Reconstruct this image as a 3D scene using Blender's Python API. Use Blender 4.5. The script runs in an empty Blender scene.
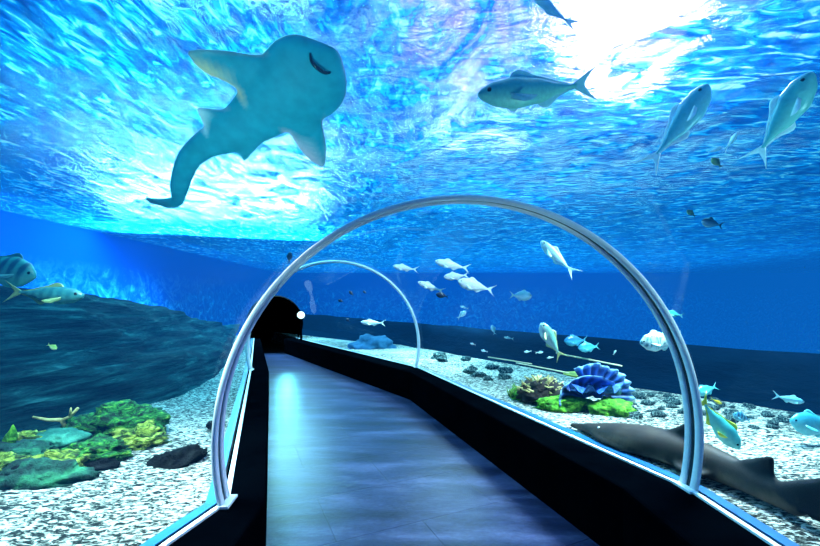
import bpy, bmesh, math, random
from mathutils import Vector, Matrix, noise, kdtree

random.seed(7)
scene = bpy.context.scene
COL = scene.collection
F, CX, HY, CZ = 400.0, 410.0, 303.0, 1.5        # focal length, principal column and horizon row of the photograph; eye height


def at(px, py, Y):
    """the place at distance Y in front of the camera that the photograph shows at (px, py)"""
    return Vector(((px - CX) / F * Y, Y, CZ - (py - HY) / F * Y))


def on_sand(px, py, z=0.435):
    Y = F * (CZ - z) / (py - HY)
    return at(px, py, Y)


def on_plane(px, py, c, n):
    d = Vector(((px - CX) / F, 1.0, -(py - HY) / F))
    eye = Vector((0, 0, CZ))
    k = n.dot(c - eye) / n.dot(d)
    return eye + d * k


def lerp(a, b, t):
    return a + (b - a) * t


def interp(tab, t):
    if t <= tab[0][0]:
        return tab[0][1]
    for (a, va), (b, vb) in zip(tab, tab[1:]):
        if t <= b:
            k = (t - a) / (b - a)
            k = k * k * (3 - 2 * k) * 0.5 + k * 0.5
            return va + (vb - va) * k
    return tab[-1][1]


# ------------------------------------------------------------------ materials
def new_mat(name):
    m = bpy.data.materials.new(name)
    m.use_nodes = True
    nt = m.node_tree
    nt.nodes.clear()
    out = nt.nodes.new('ShaderNodeOutputMaterial')
    return m, nt, out


def N(nt, typ, **kw):
    n = nt.nodes.new(typ)
    for k, v in kw.items():
        if k in n.inputs:
            n.inputs[k].default_value = v
        else:
            setattr(n, k, v)
    return n


def L(nt, a, b):
    nt.links.new(a, b)


def ramp(nt, stops, interp_mode='LINEAR'):
    r = nt.nodes.new('ShaderNodeValToRGB')
    r.color_ramp.interpolation = interp_mode
    el = r.color_ramp.elements
    while len(el) < len(stops):
        el.new(0.5)
    for e, (p, c) in zip(el, stops):
        e.position = p
        e.color = (*c, 1) if len(c) == 3 else c
    return r


def rgb(r, g, b):
    f = lambda v: (v / 255 / 12.92) if v / 255 <= 0.04045 else ((v / 255 + 0.055) / 1.055) ** 2.4
    return (f(r), f(g), f(b))


def rough_mat(name, stops, scale=6, rough=0.7, bump=0.3, detail=6, coords='Object', stretch=None, dist=0.02, spec=0.3, bump_scale=None, noise_dist=0.0):
    """noise coloured, noise bumped surface"""
    m, nt, out = new_mat(name)
    tc = N(nt, 'ShaderNodeTexCoord')
    vec = tc.outputs[coords]
    if stretch:
        mp = N(nt, 'ShaderNodeMapping')
        mp.inputs['Scale'].default_value = stretch
        L(nt, vec, mp.inputs['Vector'])
        vec = mp.outputs['Vector']
    n1 = N(nt, 'ShaderNodeTexNoise', Scale=scale, Detail=detail, Roughness=0.62, Distortion=noise_dist)
    L(nt, vec, n1.inputs['Vector'])
    r = ramp(nt, stops)
    L(nt, n1.outputs['Fac'], r.inputs['Fac'])
    p = N(nt, 'ShaderNodeBsdfPrincipled', Roughness=rough)
    p.inputs['Specular IOR Level'].default_value = spec
    L(nt, r.outputs['Color'], p.inputs['Base Color'])
    if bump:
        n2 = N(nt, 'ShaderNodeTexNoise', Scale=bump_scale or scale * 2.3, Detail=5, Roughness=0.6)
        L(nt, vec, n2.inputs['Vector'])
        b = N(nt, 'ShaderNodeBump', Strength=bump, Distance=dist)
        L(nt, n2.outputs['Fac'], b.inputs['Height'])
        L(nt, b.outputs['Normal'], p.inputs['Normal'])
    L(nt, p.outputs['BSDF'], out.inputs['Surface'])
    return m


def vcol_mat(name, rough=0.4, scale=30, amount=0.35, bump=0.2, spec=0.5, metallic=0.0):
    """colour held by the mesh (attribute Col), broken up by noise"""
    m, nt, out = new_mat(name)
    a = N(nt, 'ShaderNodeAttribute', attribute_name='Col')
    tc = N(nt, 'ShaderNodeTexCoord')
    n1 = N(nt, 'ShaderNodeTexNoise', Scale=scale, Detail=4)
    L(nt, tc.outputs['Object'], n1.inputs['Vector'])
    r = ramp(nt, [(0.3, (1 - amount,) * 3), (0.7, (1.0,) * 3)])
    L(nt, n1.outputs['Fac'], r.inputs['Fac'])
    mx = N(nt, 'ShaderNodeMix', data_type='RGBA', blend_type='MULTIPLY')
    mx.inputs[0].default_value = 1
    L(nt, a.outputs['Color'], mx.inputs[6])
    L(nt, r.outputs['Color'], mx.inputs[7])
    p = N(nt, 'ShaderNodeBsdfPrincipled', Roughness=rough, Metallic=metallic)
    p.inputs['Specular IOR Level'].default_value = spec
    L(nt, mx.outputs[2], p.inputs['Base Color'])
    b = N(nt, 'ShaderNodeBump', Strength=bump, Distance=0.01)
    L(nt, n1.outputs['Fac'], b.inputs['Height'])
    L(nt, b.outputs['Normal'], p.inputs['Normal'])
    L(nt, p.outputs['BSDF'], out.inputs['Surface'])
    return m


M = {}
M['fish'] = vcol_mat('fish_skin', rough=0.32, scale=45, amount=0.18, bump=0.12)
M['skin'] = vcol_mat('ray_skin', rough=0.6, scale=9, amount=0.25, bump=0.15, spec=0.2)
M['shark'] = vcol_mat('guitarfish_skin', rough=0.62, scale=11, amount=0.45, bump=0.3, spec=0.25)
M['eye'] = rough_mat('fish_eye', [(0.3, (0.004, 0.006, 0.01)), (0.8, (0.01, 0.015, 0.02))], bump=0, rough=0.15)


def sand_mat():
    m, nt, out = new_mat('coarse_sand')
    tc = N(nt, 'ShaderNodeTexCoord')
    mp = N(nt, 'ShaderNodeMapping')
    mp.inputs['Rotation'].default_value = (0, 0, math.radians(12))
    mp.inputs['Scale'].default_value = (1.0, 1.9, 1.0)
    L(nt, tc.outputs['Object'], mp.inputs['Vector'])
    v = N(nt, 'ShaderNodeTexNoise', Scale=24, Detail=4, Roughness=0.62, Distortion=0.8)
    L(nt, mp.outputs['Vector'], v.inputs['Vector'])
    big = N(nt, 'ShaderNodeTexNoise', Scale=1.1, Detail=3)
    L(nt, tc.outputs['Object'], big.inputs['Vector'])
    ad = N(nt, 'ShaderNodeMath', operation='MULTIPLY_ADD')
    L(nt, big.outputs['Fac'], ad.inputs[0])
    ad.inputs[1].default_value = 0.22
    L(nt, v.outputs['Fac'], ad.inputs[2])
    r = ramp(nt, [(0.53, (0.010, 0.014, 0.014)), (0.60, (0.13, 0.14, 0.12)), (0.67, (0.55, 0.55, 0.49)), (0.80, (0.85, 0.85, 0.78))])
    L(nt, ad.outputs[0], r.inputs['Fac'])
    p = N(nt, 'ShaderNodeBsdfPrincipled', Roughness=0.85)
    p.inputs['Specular IOR Level'].default_value = 0.1
    L(nt, r.outputs['Color'], p.inputs['Base Color'])
    b = N(nt, 'ShaderNodeBump', Strength=0.8, Distance=0.05)
    L(nt, v.outputs['Fac'], b.inputs['Height'])
    L(nt, b.outputs['Normal'], p.inputs['Normal'])
    L(nt, p.outputs['BSDF'], out.inputs['Surface'])
    return m


M['sand'] = sand_mat()
M['bank'] = rough_mat('dark_bank_rock', [(0.34, (0.0012, 0.006, 0.009)), (0.50, (0.005, 0.026, 0.030)), (0.60, (0.013, 0.068, 0.072)), (0.74, (0.06, 0.22, 0.22))],
                      scale=3.4, stretch=(1.0, 0.34, 3.2), bump=1.0, dist=0.16, rough=0.9, spec=0.05, noise_dist=0.6)
M['ledge'] = rough_mat('dark_ledge', [(0.3, (0.0006, 0.004, 0.012)), (0.7, (0.0015, 0.010, 0.026))], scale=1.6, stretch=(1, 1, 3), bump=0.4, dist=0.06, rough=0.95, spec=0.0)
M['rock_dark'] = rough_mat('dark_rock', [(0.35, (0.001, 0.0015, 0.002)), (0.58, (0.004, 0.005, 0.006)), (0.75, (0.022, 0.026, 0.03))], scale=9, bump=1.0, dist=0.05, rough=0.9, spec=0.1)
M['rock_grey'] = rough_mat('rubble', [(0.3, (0.004, 0.012, 0.016)), (0.5, (0.02, 0.05, 0.055)), (0.66, (0.30, 0.42, 0.40))], scale=5, bump=1.0, dist=0.03, rough=0.9, spec=0.1)
M['rock_blue'] = rough_mat('blue_grey_rock', [(0.3, (0.01, 0.06, 0.14)), (0.7, (0.03, 0.14, 0.28))], scale=4, bump=0.7, dist=0.05, rough=0.9, spec=0.1)
M['green'] = rough_mat('green_coral', [(0.38, (0.001, 0.008, 0.004)), (0.47, (0.006, 0.07, 0.018)), (0.58, (0.03, 0.24, 0.035)), (0.70, (0.30, 0.55, 0.05))], scale=14, bump=1.0, dist=0.05, rough=0.8, noise_dist=0.8, stretch=(1, 1, 1.8))
M['yellow'] = rough_mat('yellow_coral', [(0.36, (0.006, 0.014, 0.006)), (0.46, (0.06, 0.13, 0.018)), (0.56, (0.33, 0.42, 0.05)), (0.72, (0.78, 0.82, 0.25))], scale=13, bump=1.0, dist=0.05, rough=0.8, noise_dist=1.0, stretch=(1, 1, 2.2))
M['teal'] = rough_mat('teal_coral', [(0.3, (0.002, 0.025, 0.025)), (0.5, (0.012, 0.12, 0.09)), (0.72, (0.10, 0.42, 0.28))], scale=5, bump=0.7, dist=0.04, rough=0.8)
M['deepteal'] = rough_mat('dark_teal_coral', [(0.36, (0.001, 0.008, 0.010)), (0.52, (0.005, 0.05, 0.035)), (0.70, (0.03, 0.20, 0.09))], scale=7, bump=0.9, dist=0.05, rough=0.85)
M['moss'] = rough_mat('bright_moss', [(0.3, (0.015, 0.07, 0.01)), (0.5, (0.07, 0.30, 0.02)), (0.7, (0.25, 0.62, 0.04))], scale=14, bump=1.0, dist=0.03, rough=0.9)
M['brown'] = rough_mat('brown_coral', [(0.3, (0.008, 0.006, 0.008)), (0.6, (0.03, 0.022, 0.02))], scale=10, bump=0.8, dist=0.03, rough=0.9)
M['tan'] = rough_mat('tan_branch', [(0.3, (0.22, 0.17, 0.06)), (0.6, (0.62, 0.52, 0.22))], scale=14, bump=0.4, dist=0.01, rough=0.8)
M['plate'] = rough_mat('plate_coral', [(0.3, (0.08, 0.14, 0.03)), (0.65, (0.35, 0.42, 0.08))], scale=12, bump=0.5, dist=0.02, rough=0.8)
M['clam'] = vcol_mat('blue_clam', rough=0.5, scale=14, amount=0.6, bump=0.6)
M['mantle'] = rough_mat('clam_mantle', [(0.35, (0.004, 0.03, 0.12)), (0.55, (0.02, 0.12, 0.55)), (0.75, (0.25, 0.5, 0.95))], scale=18, bump=0.5, dist=0.02, rough=0.5)
M['rod'] = rough_mat('pale_rod', [(0.3, (0.35, 0.38, 0.25)), (0.7, (0.6, 0.62, 0.42))], scale=5, bump=0.2, rough=0.7)
M['black'] = rough_mat('black_curb', [(0.3, (0.0002, 0.0005, 0.0012)), (0.7, (0.0005, 0.0013, 0.0025))], scale=3, bump=0.05, rough=0.5, spec=0.0)
M['void'] = rough_mat('dark_vault', [(0.3, (0.0008, 0.001, 0.0016)), (0.7, (0.002, 0.0025, 0.004))], scale=3, bump=0.2, rough=0.9, spec=0.05)
M['white'] = rough_mat('white_strip', [(0.3, (0.72, 0.78, 0.82)), (0.7, (0.88, 0.92, 0.95))], scale=20, bump=0.05, rough=0.4)
M['bluestrip'] = rough_mat('blue_edge_strip', [(0.3, (0.004, 0.07, 0.22)), (0.7, (0.012, 0.14, 0.34))], scale=9, bump=0.05, rough=0.35)
M['steel'] = rough_mat('brushed_arch_metal', [(0.3, (0.78, 0.82, 0.86)), (0.7, (0.9, 0.93, 0.95))], scale=30, bump=0.05, rough=0.32, spec=0.6)
M['seal'] = rough_mat('dark_seal', [(0.3, (0.006, 0.02, 0.03)), (0.7, (0.015, 0.04, 0.06))], scale=20, bump=0.05, rough=0.4)
M['grass'] = rough_mat('sea_grass', [(0.3, (0.02, 0.10, 0.015)), (0.7, (0.20, 0.45, 0.05))], scale=20, bump=0.2, rough=0.7)


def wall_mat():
    m, nt, out = new_mat('dappled_tank_wall')
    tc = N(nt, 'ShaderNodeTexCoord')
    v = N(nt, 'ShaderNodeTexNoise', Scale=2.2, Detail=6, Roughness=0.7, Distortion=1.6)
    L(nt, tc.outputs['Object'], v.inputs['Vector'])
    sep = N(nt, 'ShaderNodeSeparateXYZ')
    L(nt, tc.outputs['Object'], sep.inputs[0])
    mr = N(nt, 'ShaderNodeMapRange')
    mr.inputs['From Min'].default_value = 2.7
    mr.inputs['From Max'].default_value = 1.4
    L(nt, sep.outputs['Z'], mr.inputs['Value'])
    r = ramp(nt, [(0.44, (0, 0, 0)), (0.58, (0.30, 0.30, 0.30)), (0.70, (1, 1, 1))])  # pale blue dapples, kept to the lower wall
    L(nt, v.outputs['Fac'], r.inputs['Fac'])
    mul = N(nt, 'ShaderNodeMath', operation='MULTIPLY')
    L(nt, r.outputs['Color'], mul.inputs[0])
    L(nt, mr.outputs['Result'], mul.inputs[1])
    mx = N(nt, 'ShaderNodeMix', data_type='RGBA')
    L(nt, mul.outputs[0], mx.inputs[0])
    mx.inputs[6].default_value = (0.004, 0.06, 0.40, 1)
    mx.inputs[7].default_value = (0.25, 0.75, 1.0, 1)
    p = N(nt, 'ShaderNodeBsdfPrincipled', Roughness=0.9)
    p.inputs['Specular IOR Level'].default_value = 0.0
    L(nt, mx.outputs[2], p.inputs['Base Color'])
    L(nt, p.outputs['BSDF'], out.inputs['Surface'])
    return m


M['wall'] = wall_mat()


def floor_mat():
    m, nt, out = new_mat('slate_floor_tiles')
    tc = N(nt, 'ShaderNodeTexCoord')
    mp = N(nt, 'ShaderNodeMapping')
    mp.inputs['Rotation'].default_value = (0, 0, math.radians(-24))
    L(nt, tc.outputs['Object'], mp.inputs['Vector'])
    br = N(nt, 'ShaderNodeTexBrick')
    br.offset = 0.5
    br.inputs['Scale'].default_value = 1.0
    br.inputs['Brick Width'].default_value = 1.2
    br.inputs['Row Height'].default_value = 0.62
    br.inputs['Mortar Size'].default_value = 0.006
    br.inputs['Mortar Smooth'].default_value = 0.3
    br.inputs['Color1'].default_value = (1, 1, 1, 1)
    br.inputs['Color2'].default_value = (0.86, 0.88, 0.92, 1)
    br.inputs['Mortar'].default_value = (0.55, 0.58, 0.66, 1)
    L(nt, mp.outputs['Vector'], br.inputs['Vector'])
    st = N(nt, 'ShaderNodeMapping')
    st.inputs['Scale'].default_value = (0.55, 2.2, 1)
    st.inputs['Rotation'].default_value = (0, 0, math.radians(18))
    L(nt, tc.outputs['Object'], st.inputs['Vector'])
    n1 = N(nt, 'ShaderNodeTexNoise', Scale=1.6, Detail=5, Roughness=0.6)
    L(nt, st.outputs['Vector'], n1.inputs['Vector'])
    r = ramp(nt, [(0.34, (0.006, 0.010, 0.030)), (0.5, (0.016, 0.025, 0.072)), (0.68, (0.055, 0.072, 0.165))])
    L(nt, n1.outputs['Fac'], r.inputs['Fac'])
    n3 = N(nt, 'ShaderNodeTexNoise', Scale=24, Detail=6, Roughness=0.75)
    L(nt, tc.outputs['Object'], n3.inputs['Vector'])
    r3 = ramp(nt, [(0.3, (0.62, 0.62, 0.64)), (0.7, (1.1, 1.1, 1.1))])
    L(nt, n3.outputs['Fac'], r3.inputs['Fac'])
    m1 = N(nt, 'ShaderNodeMix', data_type='RGBA', blend_type='MULTIPLY')
    m1.inputs[0].default_value = 1
    L(nt, r.outputs['Color'], m1.inputs[6])
    L(nt, br.outputs['Color'], m1.inputs[7])
    m2 = N(nt, 'ShaderNodeMix', data_type='RGBA', blend_type='MULTIPLY')
    m2.inputs[0].default_value = 1
    L(nt, m1.outputs[2], m2.inputs[6])
    L(nt, r3.outputs['Color'], m2.inputs[7])
    p = N(nt, 'ShaderNodeBsdfPrincipled', Roughness=0.30)
    p.inputs['Specular IOR Level'].default_value = 0.13
    L(nt, m2.outputs[2], p.inputs['Base Color'])
    b = N(nt, 'ShaderNodeBump', Strength=0.25, Distance=0.01)
    L(nt, n3.outputs['Fac'], b.inputs['Height'])
    b2 = N(nt, 'ShaderNodeBump', Strength=0.3, Distance=0.01, invert=True)
    L(nt, br.outputs['Fac'], b2.inputs['Height'])
    L(nt, b.outputs['Normal'], b2.inputs['Normal'])
    L(nt, b2.outputs['Normal'], p.inputs['Normal'])
    L(nt, p.outputs['BSDF'], out.inputs['Surface'])
    return m


M['floor'] = floor_mat()


def acrylic_mat():
    m, nt, out = new_mat('clear_acrylic')
    t = N(nt, 'ShaderNodeBsdfTransparent')
    t.inputs['Color'].default_value = (0.955, 0.985, 1.0, 1)
    g = N(nt, 'ShaderNodeBsdfGlossy', Roughness=0.03)
    g.inputs['Color'].default_value = (0.8, 0.92, 1.0, 1)
    lw = N(nt, 'ShaderNodeLayerWeight', Blend=0.5)
    pw = N(nt, 'ShaderNodeMath', operation='POWER')
    L(nt, lw.outputs['Facing'], pw.inputs[0])
    pw.inputs[1].default_value = 4.0
    ma = N(nt, 'ShaderNodeMath', operation='MULTIPLY_ADD')
    L(nt, pw.outputs[0], ma.inputs[0])
    ma.inputs[1].default_value = 0.10
    ma.inputs[2].default_value = 0.010
    mx = N(nt, 'ShaderNodeMixShader')
    L(nt, ma.outputs[0], mx.inputs[0])
    L(nt, t.outputs[0], mx.inputs[1])
    L(nt, g.outputs[0], mx.inputs[2])
    L(nt, mx.outputs[0], out.inputs['Surface'])
    return m


M['acrylic'] = acrylic_mat()


def water_mat():
    m, nt, out = new_mat('rippled_water_surface')
    tc = N(nt, 'ShaderNodeTexCoord')

    def layer(scale_xyz, rot, sc, detail, dist):
        mp = N(nt, 'ShaderNodeMapping')
        mp.inputs['Scale'].default_value = scale_xyz
        mp.inputs['Rotation'].default_value = (0, 0, math.radians(rot))
        L(nt, tc.outputs['Object'], mp.inputs['Vector'])
        n = N(nt, 'ShaderNodeTexNoise', Scale=sc, Detail=detail, Roughness=0.6, Distortion=dist)
        L(nt, mp.outputs['Vector'], n.inputs['Vector'])
        return n.outputs['Fac']

    a = layer((1.0, 0.34, 1), 4, 9.5, 7, 1.2)      # crests along the tunnel, on the left
    c = layer((0.38, 1.0, 1), 10, 8.0, 7, 1.2)     # crests across, on the right
    sep = N(nt, 'ShaderNodeSeparateXYZ')
    L(nt, tc.outputs['Object'], sep.inputs[0])
    side = N(nt, 'ShaderNodeMapRange')
    side.inputs['From Min'].default_value = -2.0
    side.inputs['From Max'].default_value = 2.5
    L(nt, sep.outputs['X'], side.inputs['Value'])
    mixh = N(nt, 'ShaderNodeMix', data_type='FLOAT')
    L(nt, side.outputs['Result'], mixh.inputs[0])
    L(nt, a, mixh.inputs[2])
    L(nt, c, mixh.inputs[3])
    swell = layer((0.8, 0.5, 1), 20, 1.1, 2, 0.5)
    sw = N(nt, 'ShaderNodeMath', operation='MULTIPLY_ADD')
    L(nt, swell, sw.inputs[0])
    sw.inputs[1].default_value = 0.9
    L(nt, mixh.outputs[0], sw.inputs[2])
    bump = N(nt, 'ShaderNodeBump', Strength=1.0, Distance=0.14)
    L(nt, sw.outputs[0], bump.inputs['Height'])
    # ripple colour has painted light: dark troughs, near-white glints on the crests
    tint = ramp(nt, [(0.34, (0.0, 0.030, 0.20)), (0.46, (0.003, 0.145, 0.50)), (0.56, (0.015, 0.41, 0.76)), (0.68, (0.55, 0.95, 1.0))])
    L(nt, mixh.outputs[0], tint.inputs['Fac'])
    tr = N(nt, 'ShaderNodeBsdfTranslucent')
    L(nt, tint.outputs['Color'], tr.inputs['Color'])
    L(nt, bump.outputs['Normal'], tr.inputs['Normal'])
    rf = N(nt, 'ShaderNodeBsdfRefraction', Roughness=0.27, IOR=1.15)
    rf.inputs['Color'].default_value = (1.0, 1.0, 1.0, 1)
    L(nt, bump.outputs['Normal'], rf.inputs['Normal'])
    m1 = N(nt, 'ShaderNodeMixShader')
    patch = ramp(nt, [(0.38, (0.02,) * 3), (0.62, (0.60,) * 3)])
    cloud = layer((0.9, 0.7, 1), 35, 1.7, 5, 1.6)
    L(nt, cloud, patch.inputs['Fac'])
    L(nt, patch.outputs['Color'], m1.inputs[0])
    L(nt, tr.outputs[0], m1.inputs[1])
    L(nt, rf.outputs[0], m1.inputs[2])
    tp = N(nt, 'ShaderNodeBsdfTransparent')
    tp.inputs['Color'].default_value = (0.75, 0.95, 1.0, 1)
    m2 = N(nt, 'ShaderNodeMixShader')
    m2.inputs[0].default_value = 0.62
    L(nt, tp.outputs[0], m2.inputs[1])
    L(nt, m1.outputs[0], m2.inputs[2])
    gl = N(nt, 'ShaderNodeBsdfGlossy', Roughness=0.12)
    gl.inputs['Color'].default_value = (0.4, 0.8, 1.0, 1)
    L(nt, bump.outputs['Normal'], gl.inputs['Normal'])
    m3 = N(nt, 'ShaderNodeMixShader')
    m3.inputs[0].default_value = 0.14
    L(nt, m2.outputs[0], m3.inputs[1])
    L(nt, gl.outputs[0], m3.inputs[2])
    L(nt, m3.outputs[0], out.inputs['Surface'])
    return m


M['water'] = water_mat()


def glow_mat(name, col, strength):
    m, nt, out = new_mat(name)
    e = N(nt, 'ShaderNodeEmission', Strength=strength)
    e.inputs['Color'].default_value = (*col, 1)
    L(nt, e.outputs[0], out.inputs['Surface'])
    return m


M['lens'] = glow_mat('lamp_lens_glow', (0.55, 0.95, 1.0), 2.5)


# ------------------------------------------------------------------ object helpers
def mesh_obj(name, verts, faces, mat, parent=None, smooth=True, cols=None, mats=None):
    me = bpy.data.meshes.new(name)
    me.from_pydata([tuple(v) for v in verts], [], faces)
    me.update()
    bm = bmesh.new()
    bm.from_mesh(me)
    bmesh.ops.recalc_face_normals(bm, faces=bm.faces)
    bm.to_mesh(me)
    bm.free()
    if smooth:
        me.polygons.foreach_set('use_smooth', [True] * len(me.polygons))
    if cols is not None:
        at_ = me.attributes.new('Col', 'FLOAT_COLOR', 'POINT')
        at_.data.foreach_set('color', [c for v in cols for c in (*v[:3], 1.0)])
    me.materials.append(mat)
    o = bpy.data.objects.new(name, me)
    COL.objects.link(o)
    if parent is not None:
        o.parent = parent
    return o


def tag(o, label=None, cat=None, group=None, kind=None):
    for k, v in (('label', label), ('category', cat), ('group', group), ('kind', kind)):
        if v:
            o[k] = v
    return o


def empty(name, loc=(0, 0, 0), mtx=None):
    o = bpy.data.objects.new(name, None)
    o.empty_display_size = 0.1
    COL.objects.link(o)
    if mtx is not None:
        o.matrix_world = mtx
    else:
        o.location = loc
    return o


def structure(o):
    return tag(o, kind='structure')


def grid_faces(nu, nv, wrap=False, off=0):
    fs = []
    for i in range(nu - 1):
        for j in range(nv if wrap else nv - 1):
            k = (j + 1) % nv
            fs.append((off + i * nv + j, off + i * nv + k, off + (i + 1) * nv + k, off + (i + 1) * nv + j))
    return fs


def tube_geo(pts, rads, seg=8, caps=True):
    """a tapered tube along a polyline"""
    V, Fc = [], []
    pts = [Vector(p) for p in pts]
    n = len(pts)
    prev = None
    for i, p in enumerate(pts):
        d = (pts[min(i + 1, n - 1)] - pts[max(i - 1, 0)]).normalized()
        if prev is None:
            a = d.cross(Vector((0, 0, 1)))
            if a.length < 1e-3:
                a = d.cross(Vector((1, 0, 0)))
        else:
            a = prev - d * prev.dot(d)
        a.normalize()
        prev = a
        b = d.cross(a)
        for k in range(seg):
            t = 2 * math.pi * k / seg
            V.append(p + (a * math.cos(t) + b * math.sin(t)) * rads[i])
    Fc = grid_faces(n, seg, True)
    if caps:
        Fc.append(tuple(range(seg)))
        Fc.append(tuple(range((n - 1) * seg, n * seg)))
    return V, Fc


def join_geo(*geos):
    V, Fc = [], []
    for v, f in geos:
        o = len(V)
        V += list(v)
        Fc += [tuple(i + o for i in q) for q in f]
    return V, Fc


def ico(sub=3):
    bm = bmesh.new()
    bmesh.ops.create_icosphere(bm, subdivisions=sub, radius=1)
    V = [v.co.copy() for v in bm.verts]
    Fc = [tuple(v.index for v in f.verts) for f in bm.faces]
    bm.free()
    return V, Fc


def lump_geo(size, seed, rough=0.35, freq=1.6, fine=0.10, sub=4, flat_base=True, lobes=0.0):
    V, Fc = ico(sub)
    o = Vector((seed * 3.17, seed * 1.31, seed * 7.7))
    out = []
    for v in V:
        d = v.normalized()
        r = 1 + rough * noise.noise(d * freq + o) + fine * noise.noise(d * freq * 3.4 + o) + fine * 0.5 * noise.noise(d * freq * 8 + o)
        if lobes:
            q = noise.voronoi(d * 2.6 + o)[0]
            r += lobes * (0.5 - q[0])
        p = Vector((d.x * size[0] * r, d.y * size[1] * r, d.z * size[2] * r))
        if flat_base and p.z < -0.30 * size[2]:
            p.z = -0.30 * size[2]
        out.append(p)
    return out, Fc


# ------------------------------------------------------------------ camera and render look
cam_d = bpy.data.cameras.new('camera')
cam = bpy.data.objects.new('camera', cam_d)
COL.objects.link(cam)
cam.location = (0, 0, CZ)
cam.rotation_euler = (math.radians(90), 0, 0)
cam_d.sensor_width = 36
cam_d.lens = F / 820 * 36
cam_d.shift_y = (HY - 273) / 820
cam_d.clip_start = 0.02
cam_d.clip_end = 300
scene.camera = cam
scene.view_settings.view_transform = 'Standard'
scene.view_settings.look = 'None'
scene.view_settings.exposure = 0
scene.view_settings.gamma = 1

# the dim blue hall above the tank
w = bpy.data.worlds.new('dim_hall')
scene.world = w
w.use_nodes = True
wn = w.node_tree
wn.nodes.clear()
wo = N(wn, 'ShaderNodeOutputWorld')
bg = N(wn, 'ShaderNodeBackground', Strength=0.5)
bg.inputs['Color'].default_value = (0.004, 0.10, 0.55, 1)
L(wn, bg.outputs[0], wo.inputs['Surface'])
scene.cycles.transparent_max_bounces = 24
scene.cycles.volume_bounces = 0

# water: a blue medium that dims red first and glows faintly blue with distance
SIG = (0.19, 0.058, 0.040)
HAZE = (0.002, 0.135, 0.62)


def water_volume():
    m, nt, out = new_mat('tank_water')
    ab = N(nt, 'ShaderNodeVolumeAbsorption', Density=SIG[0])
    ab.inputs['Color'].default_value = (0.0, 1 - SIG[1] / SIG[0], 1 - SIG[2] / SIG[0], 1)
    em = N(nt, 'ShaderNodeEmission', Strength=1.0)
    em.inputs['Color'].default_value = (HAZE[0] * SIG[0], HAZE[1] * SIG[1], HAZE[2] * SIG[2], 1)
    ads = N(nt, 'ShaderNodeAddShader')
    L(nt, ab.outputs[0], ads.inputs[0])
    L(nt, em.outputs[0], ads.inputs[1])
    L(nt, ads.outputs[0], out.inputs['Volume'])
    return m


M['water_body'] = water_volume()

# ------------------------------------------------------------------ the tunnel
CT = 0.435                                       # top of the curbs
R_IN = [(1.25, -1.5), (1.24, 1.75), (1.226, 2.30), (0.0, 6.19), (-3.78, 12.0)]
R_GL = [(1.66, -1.5), (1.617, 1.75), (1.61, 2.30), (0.117, 6.66), (-3.45, 12.2)]
L_IN = [(-0.77, -1.5), (-0.77, 1.75), (-0.78, 2.16), (-2.22, 6.3), (-4.45, 11.9)]
L_GL = [(-1.30, -1.5), (-1.096, 1.75), (-1.0, 2.13), (-2.55, 6.35), (-4.70, 12.0)]
H_GL = [1.75, 1.66, 1.65, 1.76, 1.22]


def densify(poly, n=10):
    out = []
    for a, b in zip(poly, poly[1:]):
        for k in range(n):
            t = k / n
            out.append(tuple(lerp(p, q, t) for p, q in zip(a, b)))
    out.append(tuple(poly[-1]))
    return out


def arch_pts(l, r, h, n=48, grow=0.0, base=CT):
    l, r = Vector((*l, base)), Vector((*r, base))
    half = (r - l).length / 2
    u = (r - l).normalized()
    c = (l + r) / 2
    rad = (half * half + h * h) / (2 * h)
    cz = h - rad
    a0 = math.atan2(-cz, -half)
    a1 = math.atan2(-cz, half)
    if a0 < 0:
        a0 += 2 * math.pi
    pts = []
    for k in range(n + 1):
        a = lerp(a0, a1, k / n)
        pts.append(c + u * (math.cos(a) * (rad + grow)) + Vector((0, 0, cz + math.sin(a) * (rad + grow))))
    return pts


# floor
V, Fc = [], []
for l, r in zip(densify(L_IN, 4), densify(R_IN, 4)):
    for k in range(9):
        V.append((lerp(l[0], r[0], k / 8), lerp(l[1], r[1], k / 8), 0.0))
Fc = grid_faces(len(V) // 9, 9)
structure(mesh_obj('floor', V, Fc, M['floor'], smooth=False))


def curb(name, inner, glass, side):
    V = []
    prof_n = 7
    for a, g in zip(densify(inner, 6), densify(glass, 6)):
        a, g = Vector((*a, 0)), Vector((*g, 0))
        d = (g - a)
        o = g + d.normalized() * 0.02
        V += [a + Vector((0, 0, -0.02)), a + Vector((0, 0, CT - 0.02)), a + d * 0.015 + Vector((0, 0, CT - 0.006)), a + d * 0.05 + Vector((0, 0, CT)),
              g + Vector((0, 0, CT)), o + Vector((0, 0, CT)), o + Vector((0, 0, -0.02))]
    Fc = grid_faces(len(V) // prof_n, prof_n, True)
    n = len(V)
    Fc += [tuple(range(prof_n)), tuple(range(n - prof_n, n))]
    return structure(mesh_obj(name, V, Fc, M['black'], smooth=False))


curb('baseboard_left', L_IN, L_GL, -1)
curb('baseboard_right', R_IN, R_GL, 1)


def strip(name, glass, other, o0, o1, z0, z1, mat):
    """a flat bar that follows the foot of the glass; offsets are measured away from the tunnel"""
    V = []
    for g, i in zip(densify(glass, 6), densify(other, 6)):
        g, i = Vector((*g, 0)), Vector((*i, 0))
        d = (g - i).normalized()
        p, q = g + d * o0, g + d * o1
        V += [p + Vector((0, 0, z0)), p + Vector((0, 0, z1)), q + Vector((0, 0, z1)), q + Vector((0, 0, z0))]
    Fc = grid_faces(len(V) // 4, 4, True)
    n = len(V)
    Fc += [tuple(range(4)), tuple(range(n - 4, n))]
    return structure(mesh_obj(name, V, Fc, mat, smooth=False))


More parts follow.
